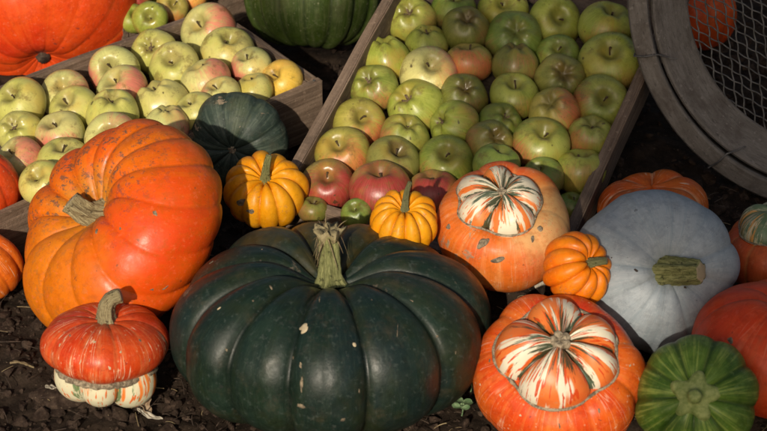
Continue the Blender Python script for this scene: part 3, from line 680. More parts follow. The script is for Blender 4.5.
# --- turban squashes
def torus_ring(name, mat, R, r, seed, wob=.06, follow=None):
    prof = None
    if follow is not None:
        Q = np.empty(len(follow.vertices) * 3, np.float32); follow.vertices.foreach_get('co', Q); Q = Q.reshape(-1, 3)
        an = np.arctan2(Q[:, 1], Q[:, 0]) % (2 * math.pi); rd_ = np.hypot(Q[:, 0], Q[:, 1]); bi = (an / (2 * math.pi) * 160).astype(int) % 160
        prof = np.array([rd_[bi == k].max() if (bi == k).any() else R for k in range(160)]); mn = np.array([prof[np.arange(k - 6, k + 7) % 160].mean() for k in range(160)]); prof = np.maximum(mn, prof * .985)
    rs = np.random.RandomState(seed); nu, nv = 160, 10; V = []; F = []
    ns = Sines(seed, 10, 3, 14); ns2 = Sines(seed + 1, 10, 20, 60)
    for i in range(nu):
        a_ = 2 * math.pi * i / nu; q = np.array([[math.cos(a_), math.sin(a_), 0]]); w_ = float(ns(q)[0]); w2 = float(ns2(q)[0])
        R0 = R
        if prof is not None: R = prof[i] * 1.012 + r * .3
        for j in range(nv):
            b_ = 2 * math.pi * j / nv; rr = r * (1 + .16 * w2)
            V.append(((R * (1 + wob * .25 * w_) + rr * math.cos(b_)) * math.cos(a_), (R * (1 + wob * .25 * w_) + rr * math.cos(b_)) * math.sin(a_), rr * math.sin(b_) * .8 + R * wob * .3 * w_ * .3))
        R = R0
    for i in range(nu):
        for j in range(nv):
            k = (i + 1) % nu; l_ = (j + 1) % nv; F.append((i * nv + j, k * nv + j, k * nv + l_, i * nv + l_))
    return mesh_np(name, np.array(V), F, mat)
def turban(cx, cy, ax, Rpx, Hpx, Cpx, bodymat, capmat, label, z=None, seed=1, lobes=5, lobe_d=.28, cap_h=.62, rise=.0, spin=None, body_n=9, body_d=.035, nub=5, capoff=(0, 0)):
    sc = S(cx, cy, z or .08); R, H, RC = Rpx * sc, Hpx * sc, Cpx * sc
    q = RC / R; s_ = q ** (1 / .8); zr = H * (1 - s_ * s_) ** .45
    body = gourd('body', bodymat, R, H, body_n, body_d, (.56, q * .95), (.25, .3), .6, lump=.022, seed=seed, nu=240, nv=120, a=.8, b=.9)
    # height of the body at the cap's edge, allowing for the hollow
    zr = zr - .56 * H * math.exp(-(1 / .95) ** 2)
    cap = gourd('cap', capmat, RC * 1.06, RC * cap_h, lobes, lobe_d, (.30, .22), (.1, .3), .50, .0, lump=.03, seed=seed + 5, nu=240, nv=100, a=.80, b=.95, ribvar=.12, jag=.45, eq=.45)
    cork = torus_ring('corky_ring', M['cork'], RC * 1.055, RC * .030, seed, .03, cap)
    nb = gourd('blossom_scar', M['cork'], nub * sc, nub * sc * .6, 5, .35, (.5, .5), seed=seed, nu=40, nv=20)
    zc = zr + RC * rise
    return place('turban_squash', cx, cy, ax, label, 'squash', z=z, meshes=[('body', body), ('cap', cap, (capoff[0] * sc, capoff[1] * sc, zc)), ('corky_ring', cork, (capoff[0] * sc, capoff[1] * sc, zr + .001)), ('blossom_scar', nb, (capoff[0] * sc, capoff[1] * sc, zc + RC * cap_h * .70))], spin=spin)
bj = gourd_mat('turban_orange', (.70, .16, .018), (.68, .105, .018), (.72, .24, .035), crease=(.74, .30, .09), crease_amt=.35, streak=.25, streak_col=(.78, .38, .15), spots=.35, spot_col=(.78, .5, .3), scar=.55, scar_col=(.33, .27, .18), rough=.42, scale=13, lines=.25, line_col=(.7, .55, .4), patch=[(vw(.6, .35, .6), (.66, .42, .17), .45, .95, .8)])
cj = turban_cap_mat('turban_cap_a', seed=1.0, orange_t=.52, green_t=.575)
turban(503, 228, vw(-.06, .66, .75), 70, 55, 43, bj, cj, 'scabby pale orange turban squash with small striped cap at foot of right crate', z=.14, seed=41, lobes=5, lobe_d=.52, cap_h=.60, nub=5)
bq = gourd_mat('turban_red', (.64, .06, .008), (.68, .125, .010), (.58, .038, .010), crease=(.70, .17, .03), crease_amt=.3, streak=.3, streak_col=(.76, .27, .06), spots=.65, spot_col=(.78, .45, .28), scar=.1, rough=.38, scale=12, lines=.4, line_col=(.8, .5, .35))
cq = turban_cap_mat('turban_cap_b', white=(.80, .73, .56), orange=(.60, .06, .008), seed=5.0, orange_t=.475, green_t=.60)
turban(559, 374, vw(-.04, .55, .83), 88, 62, 60, bq, cq, 'large red turban squash with a wide red and white striped cap, front right', seed=46, lobes=5, lobe_d=.50, cap_h=.66, nub=12, rise=.0, spin=vw(1, .8, 0))

# the upside-down one at lower left: red crown above, striped lobes below
sc = S(106, 350, .07); ax = vw(.05, .92, .39); R, H = 65 * sc, 32 * sc
be = gourd_mat('turban_crown_red', (.56, .042, .008), (.62, .07, .010), (.48, .026, .010), crease=(.66, .17, .05), crease_amt=.2, streak=.4, streak_col=(.72, .26, .09), spots=.7, spot_col=(.70, .34, .18), rough=.33, scale=15, lines=1.0, line_col=(.78, .5, .32))
ce = turban_cap_mat('turban_lobes', white=(.72, .67, .46), orange=(.7, .14, .02), green=(.06, .10, .04), seed=3.0, orange_t=.57, green_t=.60)
body = gourd('crown', be, R, H, 10, .05, (.22, .3), (.35, .6), .6, lump=.02, seed=51, nu=240, nv=110, a=.78)
lob = gourd('lobes', ce, 49 * sc, 31 * sc, 5, .34, (.1, .2), (.4, .3), .55, lump=.03, seed=55, nu=220, nv=100, a=.75, ribvar=.14)
cork = torus_ring('corky_ring', M['cork'], 45 * sc, 6.5 * sc, 52, .12)
ds = [loc_dir(ax, vw(.7, -.7, 0), d) for d in (vw(.0, 1, .3), vw(.15, 1, .2), vw(.7, .9, .1), vw(1, .3, .1))]
sm = stem(M['stem_tan'], (0, 0, H * .70), ds, .0105, .0085, 36 * sc, ridges=5, rdepth=.3, flare=.5, nu=30)
place('turban_squash', 106, 343, ax, 'red turban squash standing on its striped white lobes on the soil, lower left', 'squash', z=.088,
      meshes=[('crown', body), ('lobes', lob, (0, 0, -34 * sc)), ('corky_ring', cork, (0, 0, -23 * sc)), ('stem', sm)], spin=vw(.7, -.7, 0))

# --- blue-grey pumpkin
sc = S(652, 271, .13); ax = vw(.12, .03, .99); R, H = 83 * sc, 72 * sc
mt = gourd_mat('blue_grey_rind', (.31, .355, .39), (.37, .41, .435), (.33, .375, .41), crease=(.21, .26, .29), crease_amt=.25, streak=.4, streak_col=(.24, .31, .35), spots=.0, rough=.5, scale=11, bumpy=.2, polecol=(.22, .28, .27), pole_w=.12)
me = gourd('rind', mt, R, H, 12, .012, (.26, .22), (.25, .3), .7, lump=.016, seed=61, nu=260, nv=120, a=.85)
d1 = loc_dir(ax, None, vw(.80, .0, .60)); d0 = loc_dir(ax, None, vw(.5, 0, .85))
sm = stem(M['stem_green'], (-.004, 0, H * .64), [d0, d1, d1, d1], (.0195), .0135, 49 * sc, ridges=6, rdepth=.26, flare=.25, nu=40)
place('blue_pumpkin', 652, 271, ax, 'smooth blue-grey pumpkin with a thick olive stem pointing right', 'pumpkin', meshes=[('rind', me), ('stem', sm)])
# --- round green one, front right
sc = S(695, 396, .07); ax = vw(-.16, .08, .98); R, H = 60 * sc, 50 * sc
mt = gourd_mat('green_rind', (.055, .12, .014), (.10, .18, .022), (.08, .15, .02), crease=(.025, .06, .008), crease_amt=.85, streak=.85, streak_col=(.27, .34, .07), spots=.15, spot_col=(.3, .36, .16), rough=.4, scale=16)
me = gourd('rind', mt, R, H, 9, .055, (.10, .3), (.2, .3), .8, lump=.025, seed=66, nu=240, nv=110, a=.88)
V = []; F = []; NU = 60
for k, (rr, zz) in enumerate(((.0275, -.006), (.0270, .0005), (.022, .0035), (.012, .0045), (.0085, .007), (.0088, .012), (.0078, .0165), (.004, .0180), (.0004, .0182))):
    for j in range(NU):
        a_ = j * 2 * math.pi / NU; st_ = 1 + (.20 * math.cos(5 * a_) + .03 * math.sin(3 * a_)) * (1 if k < 3 else .2)
        V.append((.95 * rr * st_ * math.cos(a_), .95 * rr * st_ * math.sin(a_), zz * 1.15))
    if k:
        for j in range(NU): q = (j + 1) % NU; F.append((k * NU - NU + j, k * NU - NU + q, k * NU + q, k * NU + j))
smg = mesh_np('stem', np.array(V), F, plain('pale_green_stem', (.15, .20, .05), (.30, .34, .12), 120, .6))
place('round_green_pumpkin', 696, 396, ax, 'round bright green pumpkin with a star-shaped stem base, bottom right', 'pumpkin', meshes=[('rind', me), ('stem', smg, (0, 0, H * .895))], z=.088)
# --- red pumpkin at the right edge
sc = S(776, 346, .08); ax = vw(.15, .9, .45); R, H = 86 * sc, 60 * sc
mt = gourd_mat('brick_red_rind', (.60, .050, .010), (.64, .07, .012), (.54, .036, .010), crease=(.62, .12, .03), crease_amt=.3, streak=.25, streak_col=(.6, .13, .04), spots=.0, rough=.42, scale=10, lines=.12)
me = gourd('rind', mt, R, H, 9, .03, (.3, .25), (.25, .3), .45, lump=.015, seed=71, nu=240, nv=110)
sm = stem(M['stem_tan'], (0, 0, H * .66), [(0, 0, 1), (.3, 0, 1)], .013, .010, .035)
place('red_pumpkin', 777, 350, ax, 'plain brick-red pumpkin cut off by the right edge beside the round green one', 'pumpkin', meshes=[('rind', me), ('stem', sm)])
# --- striped orange one behind the blue-grey pumpkin
sc = S(652, 208, .07); ax = vw(-.1, .9, .4); R, H = 54 * sc, 36 * sc
mt = gourd_mat('striped_orange_rind', (.62, .10, .01), (.64, .15, .015), (.54, .07, .01), crease=(.70, .50, .30), crease_amt=.55, streak=.3, spots=.2, rough=.42, scale=14, lines=1.0, line_col=(.75, .62, .45), green=.25, green_col=(.06, .09, .03))
me = gourd('body', mt, R, H, 7, .10, (.3, .5), (.25, .3), .55, lump=.02, seed=76, nu=200, nv=90)
cm = turban_cap_mat('turban_cap_c', seed=9.0, orange_t=.44, green_t=.56)
cp = gourd('cap', cm, R * .45, R * .25, 5, .25, seed=77, nu=120, nv=60)
place('turban_squash', 653, 210, ax, 'orange turban squash with thin white lines peeping out behind the blue-grey pumpkin', 'squash', z=.06, meshes=[('body', me)])
# --- turban at the right edge
sc = S(770, 252, .08)
bn = gourd_mat('turban_dull_orange', (.50, .08, .02), (.55, .13, .03), (.42, .06, .02), crease=(.5, .2, .06), streak=.3, rough=.45, scale=14)
cn = turban_cap_mat('turban_cap_d', white=(.55, .52, .36), orange=(.40, .30, .10), green=(.04, .075, .035), seed=12.0, orange_t=.58, green_t=.50)
turban(776, 252, vw(-.1, .88, .47), 53, 38, 33, bn, cn, 'turban squash with a green and white cap, cut off by the right edge', seed=81, lobes=5, lobe_d=.2, cap_h=.75, z=.075)
# --- green ribbed pumpkin at the top
sc = S(313, -14, .1); ax = vw(.0, .97, .22); R, H = 66 * sc, 62 * sc
mt = gourd_mat('ribbed_green_rind', (.042, .075, .010), (.062, .10, .015), (.055, .09, .013), crease=(.022, .042, .008), crease_amt=.8, streak=.5, streak_col=(.15, .17, .07), spots=1.0, spot_col=(.24, .26, .14), grime=.5, grime_col=(.17, .19, .10), rough=.5, scale=16)
me = gourd('rind', mt, R, H, 16, .05, (.2, .25), (.2, .3), .6, lump=.012, seed=86, nu=240, nv=100, a=.7, b=.8)
sm = stem(M['stem_green'], (0, 0, H * .75), [(0, 0, 1), (.3, 0, 1)], .010, .008, .03)
place('ribbed_green_pumpkin', 313, -15, ax, 'green closely ribbed pumpkin at the top between the two apple crates', 'pumpkin', meshes=[('rind', me), ('stem', sm)], z=.115)
# --- orange pumpkin seen through the sieve
sc = S(697, 10, .1)
mt = gourd_mat('vivid_orange_rind', (.52, .06, .01), (.56, .09, .012), crease=(.6, .1, .02), streak=.2, rough=.4, scale=14)
me = gourd('rind', mt, 42 * sc, 38 * sc, 10, .09, seed=91, nu=140, nv=70)
sm = stem(M['stem_tan'], (0, 0, 24 * sc), [(0, 0, 1), (.3, 0, 1)], .009, .007, .03)
place('orange_pumpkin', 696, 12, vw(0, .9, .4), 'orange pumpkin half seen through the wire mesh of the sieve', 'pumpkin', meshes=[('rind', me), ('stem', sm)])

# ================================================================== garden sieve
nrm = Vector((-.10, -math.cos(math.radians(22)), math.sin(math.radians(22)))).normalized()
Sx = Vector((1, 0, 0)); Sx = (Sx - nrm * Sx.dot(nrm)).normalized(); Sy = nrm.cross(Sx)
bot_p = at(846, 214, .0); RS = 222 * mpp(bot_p) 
cen = bot_p + Sy * RS + nrm * .01
sv = empty('garden_sieve', cen, 'large round garden sieve with a grey bentwood hoop and wire mesh, leaning at top right', 'sieve')
sv.rotation_mode = 'QUATERNION'; sv.rotation_quaternion = Matrix((Sx, Sy, nrm)).transposed().to_quaternion()
def lathe(name, mat, prof, nu=200, parent=None, wob=.0008, seed=1):
    V = []; F = []; K = len(prof); ns = Sines(seed, 12, 2, 9)
    for i in range(nu):
        a_ = 2 * math.pi * i / nu; d = float(ns(np.array([[math.cos(a_), math.sin(a_), 0]]))[0])
        for (r, z) in prof: V.append(((r + d * wob) * math.cos(a_), (r + d * wob) * math.sin(a_), z + d * wob * 1.6))
    for i in range(nu):
        for j in range(K): k = (i + 1) % nu; l_ = (j + 1) % K; F.append((i * K + j, k * K + j, k * K + l_, i * K + l_))
    o = ob(name, mesh_np(name, np.array(V), F, mat, False), parent); return o
t_ = RS
lathe('outer_hoop', M['hoop'], [(t_, -.035), (t_, -.010), (t_ - .002, -.004), (t_ - .024, .006), (t_ - .027, .005), (t_ - .029, 0), (t_ - .029, -.035)], parent=sv, seed=2)
lathe('inner_hoop', M['hoop'], [(t_ - .0315, -.050), (t_ - .0315, -.002), (t_ - .034, .002), (t_ - .037, .001), (t_ - .082, -.038), (t_ - .084, -.042), (t_ - .083, -.052)], parent=sv, seed=3)
V = []; F = []; ri = t_ - .08; zz = -.047; gap = .0128
def wire(pts, r, V, F, nu=6):
    prev = None; b0 = len(V)
    for k, p in enumerate(pts):
        d = (pts[min(k + 1, len(pts) - 1)] - pts[max(k - 1, 0)]).normalized(); x = d.cross(Vector((0, 0, 1))).normalized(); y = d.cross(x)
        for j in range(nu): a_ = j * 2 * math.pi / nu; V.append(tuple(p + (x * math.cos(a_) + y * math.sin(a_)) * r))
        if k:
            for j in range(nu): q = (j + 1) % nu; F.append((b0 + (k - 1) * nu + j, b0 + (k - 1) * nu + q, b0 + k * nu + q, b0 + k * nu + j))
rs = random.Random(9)
for fam, th in ((0, math.radians(98)), (1, math.radians(-28))):
    dv = Vector((math.cos(th), math.sin(th), 0)); nv_ = Vector((-dv.y, dv.x, 0)); k = int(ri / gap)
    for i in range(-k, k + 1):
        off = i * gap + rs.uniform(-.0015, .0015); 
        if abs(off) >= ri: continue
        half = math.sqrt(ri * ri - off * off); n_ = int(2 * half / .004) + 2; pts = []
        ph = rs.uniform(-.3, .3)
        for q in range(n_):
            s_ = -half + 2 * half * q / (n_ - 1); w_ = math.sin(s_ / gap * math.pi * 1.0 + ph)
            pts.append(dv * s_ + nv_ * (off + w_ * .0008) + Vector((0, 0, zz + .0016 * math.cos(s_ / gap * math.pi + ph) * (1 if fam else -1))))
        wire(pts, (.0010 if fam else .0012), V, F)
ob('wire_mesh', mesh_np('wire_mesh', np.array(V), F, M['wire']), sv)
for a_deg in (197, 232):
    V = []; F = []; a_ = math.radians(a_deg); er = Vector((math.cos(a_), math.sin(a_), 0)); et = Vector((-er.y, er.x, 0))
    pts = [er * (t_ + .001) + Vector((0, 0, -.03)), er * (t_ + .0025) + Vector((0, 0, -.002)), er * (t_ - .012) + et * .004 + Vector((0, 0, .007)), er * (t_ - .03) + et * .006 + Vector((0, 0, .008)), er * (t_ - .045) + et * .016 + Vector((0, 0, .004)), er * (t_ - .054) + et * .020 + Vector((0, 0, .006))]
    sm_ = []
    for k in range(len(pts) - 1):
        for q in range(5): sm_.append(pts[k].lerp(pts[k + 1], q / 5))
    sm_.append(pts[-1]); wire(sm_, .0013, V, F)
    ob('binding_wire', mesh_np('binding_wire', np.array(V), F, M['wire']), sv)

# ================================================================== leaves and litter
def leaf(cx, cy, z, ax, L_, W_, mat, label, name='dry_leaf', curl=.35, seed=1, teeth=0, cat='leaf', spin=None):
    rs = random.Random(seed); V = []; F = []; n1, n2 = 22, 9
    for i in range(n1 + 1):
        t = i / n1; wd = W_ * math.sin(math.pi * t ** .8) ** .8 * (1 + (.25 * math.sin(t * teeth * 6.28) if teeth else .06 * math.sin(t * 30)))
        for j in range(n2):
            s_ = (j / (n2 - 1) - .5) * 2
            V.append(((t - .5) * L_, s_ * wd / 2, curl * W_ * s_ * s_ * .6 + curl * L_ * .35 * math.sin(t * 3 + seed) + .0012 * math.sin(14 * t + 5 * s_ + seed) + (.0008 if j == n2 // 2 else 0)))
    for i in range(n1):
        for j in range(n2 - 1): a_ = i * n2 + j; F.append((a_, a_ + 1, a_ + n2 + 1, a_ + n2))
    me = mesh_np(name, np.array(V), F, mat)
    o = ob(name, me, None, at(cx, cy, z), frame(ax, spin)); sl = o.modifiers.new('thickness', 'SOLIDIFY'); sl.thickness = .0006
    return tag(o, label, cat)
leaf(143, 400, .020, vw(.3, .6, .7), .045, .018, M['dryleaf'], 'crumpled brown dry leaf on the soil right of the lower left turban squash', seed=2, curl=.6, teeth=4, spin=vw(.35, -1, 0))
leaf(150, 414, .012, vw(.1, .7, .7), .035, .008, M['paleleaf'], 'narrow pale leaf scrap on the soil at the foot of the crumpled leaf', seed=3, curl=.4, spin=vw(1, -.5, 0))
leaf(496, 296, .035, vw(.1, .2, 1), .045, .022, M['dryleaf'], 'brown leaf hanging in the dark gap under the pale orange turban squash', seed=4, curl=.3, spin=vw(.3, -1, 0))
leaf(540, 283, .05, vw(-.2, .2, 1), .035, .018, M['paleleaf'], 'small grey leaf tip between the two big turban squashes', seed=6, curl=.3, spin=vw(.3, -1, 0))
leaf(22, 366, .012, vw(.1, .9, .5), .030, .004, M['straw'], 'bent straw-coloured sliver on the soil near the left edge', name='straw_sliver', seed=7, curl=.5, spin=vw(1, .25, 0), cat='straw')
leaf(52, 388, .014, vw(-.1, .9, .5), .016, .009, M['paleleaf'], 'small pale chip lying left of the striped lobes', name='leaf_chip', seed=8, curl=.4, spin=vw(1, .4, 0))
# dried frond beside the giant
fr = empty('dried_frond', at(474, 345, .07), 'dried curled tan frond wedged right of the dark green giant', 'leaf')
V = []; F = []; rs = random.Random(2)
for i in range(26):
    t = i / 25; c_ = Vector((.004 * math.sin(t * 9), 0, -.04 + .075 * t)); 
    for sgn in (-1, 1):
        L_ = .016 * math.sin(math.pi * (.15 + .8 * t)) * rs.uniform(.7, 1.2); b = len(V); d = Vector((sgn, rs.uniform(-.5, .1), rs.uniform(.2, .8))).normalized(); n2_ = Vector((0, -.3, 1)).normalized()
        for k in range(4):
            q = k / 3; p = c_ + d * L_ * q + Vector((0, -.004 * q * q, .002 * math.sin(q * 7 + i))); w_ = .0022 * math.sin(math.pi * (.15 + .8 * q))
            V += [tuple(p + n2_ * w_), tuple(p + Vector((0, -.0006, 0))), tuple(p - n2_ * w_)]
            if k: F += [(b + k * 3 - 3, b + k * 3 - 2, b + k * 3 + 1, b + k * 3), (b + k * 3 - 2, b + k * 3 - 1, b + k * 3 + 2, b + k * 3 + 1)]
ob('fronds', mesh_np('fronds', np.array(V), F, M['paleleaf']), fr)
ob('frond_stem', tube('frond_stem', M['straw'], [(0, 0, -.055), (.003, 0, -.02), (0, 0, .01), (.004, 0, .04)], [.0015, .0013, .001, .0006], 3, .1, 8), fr)
# clover seedlings
def clover(cx, cy, s, label, seed):
    o = empty('clover_seedling', at(cx, cy, .014), label, 'plant'); rs = random.Random(seed)
    for k in range(4):
        a_ = k * math.pi / 2 + .5 + rs.uniform(-.2, .2); V = [(0, 0, .004)]; n_ = 16
        for j in range(n_ + 1):
            t = j / n_ * 2 * math.pi; rr = s * (.55 + .45 * abs(math.sin(t / 2)) ** .5 - .16 * math.exp(-((t - math.pi) / .35) ** 2))
            x = s * .5 - rr * math.cos(t) * .5; y = rr * math.sin(t) * .48
            V.append((x, y, .005 + .25 * x * .5 + .3 * abs(y)))
        F = [(0, j, j + 1) for j in range(1, n_ + 1)]
        lf = ob('leaflet', mesh_np('leaflet', np.array(V), F, M['clover']), o); lf.rotation_euler = (0, 0, a_)
    ob('stem', tube('stem', M['clover'], [(0, 0, -.012), (.001, 0, -.004), (0, 0, .004)], [.0009, .0008, .0007], 3, .1, 6), o)
clover(462, 408, .0145, 'four-leaved grey-green clover seedling on the soil right of the dark green giant', 1)
clover(471, 384, .008, 'tiny clover seedling tucked above the larger one beside the red turban squash', 2)
# bark lump between the yellow mini pumpkins
V = []; 
import bmesh
def lump(name, cx, cy, z, size, mat, label, cat, seed, axis=None):
    bm = bmesh.new(); bmesh.ops.create_icosphere(bm, subdivisions=4, radius=1); P = np.array([v.co[:] for v in bm.verts]); Fc = [[v.index for v in f.verts] for f in bm.faces]; bm.free()
    P = P * (1 + .16 * Sines(seed, 10, 1.5, 5)(P) + .05 * Sines(seed + 1, 14, 8, 20)(P))[:, None] * np.array(size)
    o = ob(name, mesh_np(name, P, Fc, mat), None, at(cx, cy, z), frame(axis or (0, 0, 1))); return tag(o, label, cat)
lump('soil_slab', 62, 394, .004, (.040, .020, .010), M['clod'], 'flat grey-brown slab of crusted soil left of the striped lobes', 'soil', 11)
# pale chip stuck to the giant's front rib is part of its rind
for r_ in REPORT: print(r_)

# ================================================================== marks that stand proud of a rind
def stick(o, child, name, px, py, rx, ry, mat, seed=1, rot=0.0, spiky=.25, h=.0006):
    me = child.data; V = np.empty(len(me.vertices) * 3, np.float32); me.vertices.foreach_get('co', V); V = V.reshape(-1, 3)
    Nn = np.empty(len(me.vertices) * 3, np.float32); me.vertices.foreach_get('normal', Nn); Nn = Nn.reshape(-1, 3)
    Rm = np.array(o.rotation_quaternion.to_matrix()); off = np.array(child.location); W = (V + off) @ Rm.T + np.array(o.location)
    NW = Nn @ Rm.T; D = W - np.array(CAM); f = D @ np.array(FWD)
    X_ = 383.5 + D[:, 0] / f / TH * 383.5; Y_ = 215.5 - (D @ np.array(UPV)) / f / TH * 383.5
    cost = (X_ - px) ** 2 + (Y_ - py) ** 2 + np.where((NW * D).sum(1) < 0, 0, 1e6)
    k = int(cost.argmin()); p = Vector(W[k].tolist()); n_ = Vector(NW[k].tolist()).normalized(); sc_ = mpp(p)
    fr_ = frame(n_, vw(math.cos(rot), math.sin(rot), 0)); rs = np.random.RandomState(seed); nu = 36; ns = Sines(seed, 8, 1.5, 5)
    inv = Rm.T; Vl = []; F = []
    Vw = [np.array(p + n_ * h)]
    ang = np.arange(nu) * 2 * math.pi / nu; q = 1 + spiky * ns(np.stack([np.cos(ang), np.sin(ang), 0 * ang], 1))
    for ring in (.4, .75, 1.0):
        for j in range(nu):
            lp = Vector((math.cos(ang[j]) * rx * sc_ * q[j] * ring, math.sin(ang[j]) * ry * sc_ * q[j] * ring, 0)); wp = np.array(p + fr_ @ lp)
            # drop on to the rind: nearest rind vertices, inverse-distance plane
            dd = ((W - wp) ** 2).sum(1); idx = np.argpartition(dd, 6)[:6]; w_ = 1 / (dd[idx] + 1e-8); w_ /= w_.sum()
            base_ = (W[idx] * w_[:, None]).sum(0); nn = (NW[idx] * w_[:, None]).sum(0); nn /= np.linalg.norm(nn)
            wp = wp + nn * ((base_ - wp) @ nn) + nn * (h if ring < .9 else -.0003); Vw.append(wp)
    for j in range(nu): F.append((0, 1 + j, 1 + (j + 1) % nu))
    for r_ in range(2):
        for j in range(nu): a_ = 1 + r_ * nu; k2 = (j + 1) % nu; F.append((a_ + j, a_ + nu + j, a_ + nu + k2, a_ + k2))
    Vl = (np.array(Vw) - np.array(o.location)) @ Rm
    return ob(name, mesh_np(name, Vl, F, mat), o)
def kid(o, n): return [c for c in o.children if c.name.split('.')[0] == n][0]
bpy.context.view_layer.update()
M['chip'] = plain('pale_chip', (.42, .33, .2), (.6, .5, .33), 120, .8)
M['scab'] = plain('scab', (.09, .07, .05), (.30, .24, .16), 170, .9, .2, .9)
rd = kid(giant, 'rind')
stick(giant, rd, 'scar', 305, 328, 6, 5.5, M['chip'], 3, .3, .45)
for i_, (x_, y_, a_, b_, r_) in enumerate(((437, 337, 1.2, 1.4, 0), (228, 350, 1.2, 2, .4), (293, 357, 1.6, 1.3, 0), (300, 365, 1.5, 3, .2), (320, 300, .8, 5, .1), (254, 300, .9, 1.4, 0), (262, 250, 1.4, .8, .3), (398, 330, .7, 6, -.1), (372, 300, .9, 1.1, 0), (344, 420, 3, 2, 0), (412, 300, 2.2, .7, -.6), (360, 392, 1.2, 2.2, 0), (240, 378, 1.4, 1.1, 0), (455, 352, 1.1, 1.5, 0))):
    stick(giant, rd, 'scar', x_, y_, a_, b_, M['scab'], 60 + i_, r_, .4, .0002)
stick(giant, rd, 'scar', 354, 344, 2.2, 2.6, M['chip'], 4)
stick(giant, rd, 'scar', 301, 386, 2.2, 9, M['scab'], 5, 0, .3, .0003)
stick(giant, rd, 'scar', 301, 407, 6, 3, M['scab'], 6, 0, .3, .0003)
stick(giant, rd, 'scar', 219, 309, 2.4, 1.3, M['chip'], 7, .6)
stick(giant, rd, 'scar', 271, 287, 1.2, 3, M['scab'], 8, .6)
stick(giant, rd, 'scar', 211, 262, 3.5, 1.5, M['scab'], 9, .5)
for o in scn.objects:
    if o.parent: continue
    L_ = o.get('label', '')
    if L_.startswith('scabby pale'):
        b_ = kid(o, 'body'); stick(o, b_, 'scab', 482, 243, 10, 4.5, M['scab'], 11, .75, .2, .0014); stick(o, b_, 'scab', 498, 260, 8, 2.6, M['scab'], 12, .35, .2, .0012)
        stick(o, b_, 'scab', 540, 228, 3, 3, M['scab'], 13); stick(o, b_, 'scab', 533, 238, 2.4, 4, M['scab'], 14); stick(o, b_, 'scab', 447, 227, 4, 3, M['scab'], 15, .2, .4, .0004)
    if L_.startswith('smooth blue'):
        b_ = kid(o, 'rind'); stick(o, b_, 'fleck', 637, 270, 2.6, 1.3, M['bark'], 16, -.8); stick(o, b_, 'fleck', 685, 287, 1.6, 1.2, M['bark'], 17); stick(o, b_, 'fleck', 612, 258, .9, .8, M['bark'], 18)
    if L_.startswith('red turban') or L_.startswith('large red turban'):
        rq = random.Random(len(L_)); q_ = ((70, 335), (95, 342), (120, 352), (140, 340), (80, 362), (110, 368), (150, 360), (60, 345)) if 'lower left' in L_ else ((490, 360), (500, 395), (520, 415), (600, 410), (630, 365), (480, 385), (560, 425), (610, 330), (640, 380))
        for i, (x, y) in enumerate(q_): stick(o, kid(o, 'crown' if 'lower left' in L_ else 'body'), 'fleck', x, y, rq.uniform(.7, 1.5), rq.uniform(1, 3.2), M['chip'] if i % 3 else M['scab'], 90 + i, rq.uniform(-.5, .5), .4, .0002)
    if L_.startswith('plain brick'):
        stick(o, kid(o, 'rind'), 'scar', 730, 341, 3, 4, M['scab'], 19)
    if L_.startswith('big orange'):
        b_ = kid(o, 'rind')
        for i, (x, y, a_, b2, r_) in enumerate(((154, 213, 2.5, 4, .3), (165, 288, 4, 1.2, .5), (152, 290, 2, 1.2, 0), (97, 231, 3, 3, .5), (120, 229, 1.5, 1.5, .2))):
            stick(o, b_, 'scuff', x, y, a_, b2, M['scab'], 20 + i, r_, .45, .0002)
    if L_.startswith('small yellow-orange'):
        stick(o, kid(o, 'rind'), 'scuff', 241, 202, 6, 5, M['scab'], 31, .3, .4, .0003); stick(o, kid(o, 'rind'), 'scuff', 250, 211, 5, 3, M['scab'], 32, .3, .5, .0003)

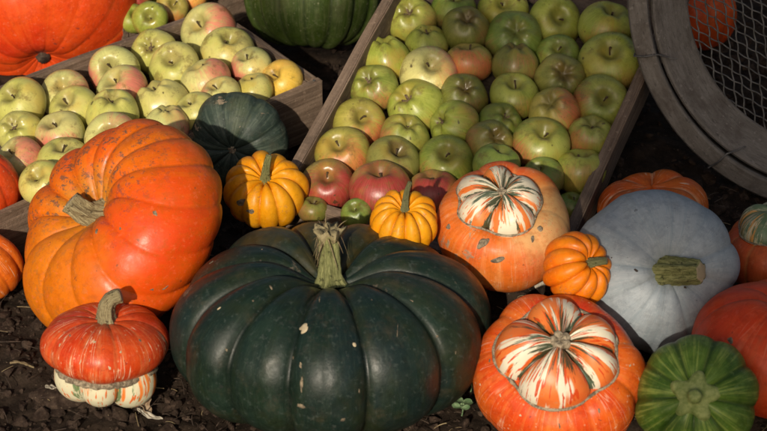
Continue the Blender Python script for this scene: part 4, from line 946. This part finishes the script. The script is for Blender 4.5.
# ================================================================== unseen tree added behind the camera, crown shaped to dapple the bed's right
FARK = 4.6
patches = []      # where the shade falls (photo x, y, height), patch radius across, number of leaves
for px, py, rr, n_ in ((700, 30, .16, 260), (760, 60, .16, 260), (690, 110, .15, 240), (760, 130, .15, 240), (700, 180, .12, 170), (760, 200, .14, 220), (745, 260, .09, 90), (770, 290, .10, 120),
                       (725, 330, .06, 16), (710, 395, .08, 22), (765, 400, .08, 40), (765, 330, .08, 40), (715, 285, .06, 34), (650, 20, .10, 90), (615, 50, .10, 24), (640, 110, .09, 60), (650, 170, .10, 80),
                       (515, 40, .07, 26), (470, 32, .06, 14), (490, 138, .07, 22), (580, 112, .07, 14), (590, 10, .08, 16), (520, 0, .07, 14), (310, 10, .08, 26)):
    patches.append((at(px, py, .10) + sun_dir * FARK, rr, n_))
cc = sum((p[0] for p in patches), Vector()) / len(patches)
tr = empty('shade_tree', (cc.x + .3, cc.y, 0), 'unseen leafy tree added behind the camera to shade the right of the bed', 'tree')
V = []; F = []; rs = random.Random(77)
for c_, rr, n_ in patches:
    for i in range(n_):
        while True:
            d = Vector((rs.uniform(-1, 1), rs.uniform(-1, 1), rs.uniform(-1, 1)))
            if d.length < 1: break
        p = c_ + d * rr + sun_dir * rs.uniform(-.4, .4); n_v = Vector((rs.gauss(0, 1), rs.gauss(0, 1) - .6, rs.gauss(0, 1) + .6)).normalized(); fr_ = frame(n_v, (rs.gauss(0, 1), rs.gauss(0, 1), rs.gauss(0, 1)))
        L_ = rs.uniform(.030, .050); b = len(V)
        for q in ((0, -L_, 0), (.45 * L_, -.2 * L_, .004), (.35 * L_, .5 * L_, .004), (0, L_, -.006), (-.35 * L_, .5 * L_, .004), (-.45 * L_, -.2 * L_, .004)): V.append(tuple(p - tr.location + fr_ @ Vector(q)))
        F += [(b, b + 1, b + 2, b + 3), (b, b + 3, b + 4, b + 5)]
ob('crown', mesh_np('crown', np.array(V), F, M['shade_leaf'], False), tr)
ob('trunk', tube('trunk', M['bark'], [(.5, 0, -.05), (.48, .03, .8), (.36, 0, 1.5), (.05, .05, cc.z - .05)], [.09, .07, .05, .02], 4, .12, 16), tr)

# sub-parts: scars belong to the cap they sit on, fibres and the torn head to the stem
bpy.context.view_layer.update()
for o in list(scn.objects):
    if o.parent is not None and o.parent.type == 'EMPTY':
        base_n = o.name.split('.')[0]; host = {'blossom_scar': 'cap', 'stem_fibres': 'stem', 'stem_head': 'stem'}.get(base_n)
        h_ = [c for c in o.parent.children if c.name.split('.')[0] == host] if host else []
        if h_: o.location = o.location - h_[0].location; o.parent = h_[0]
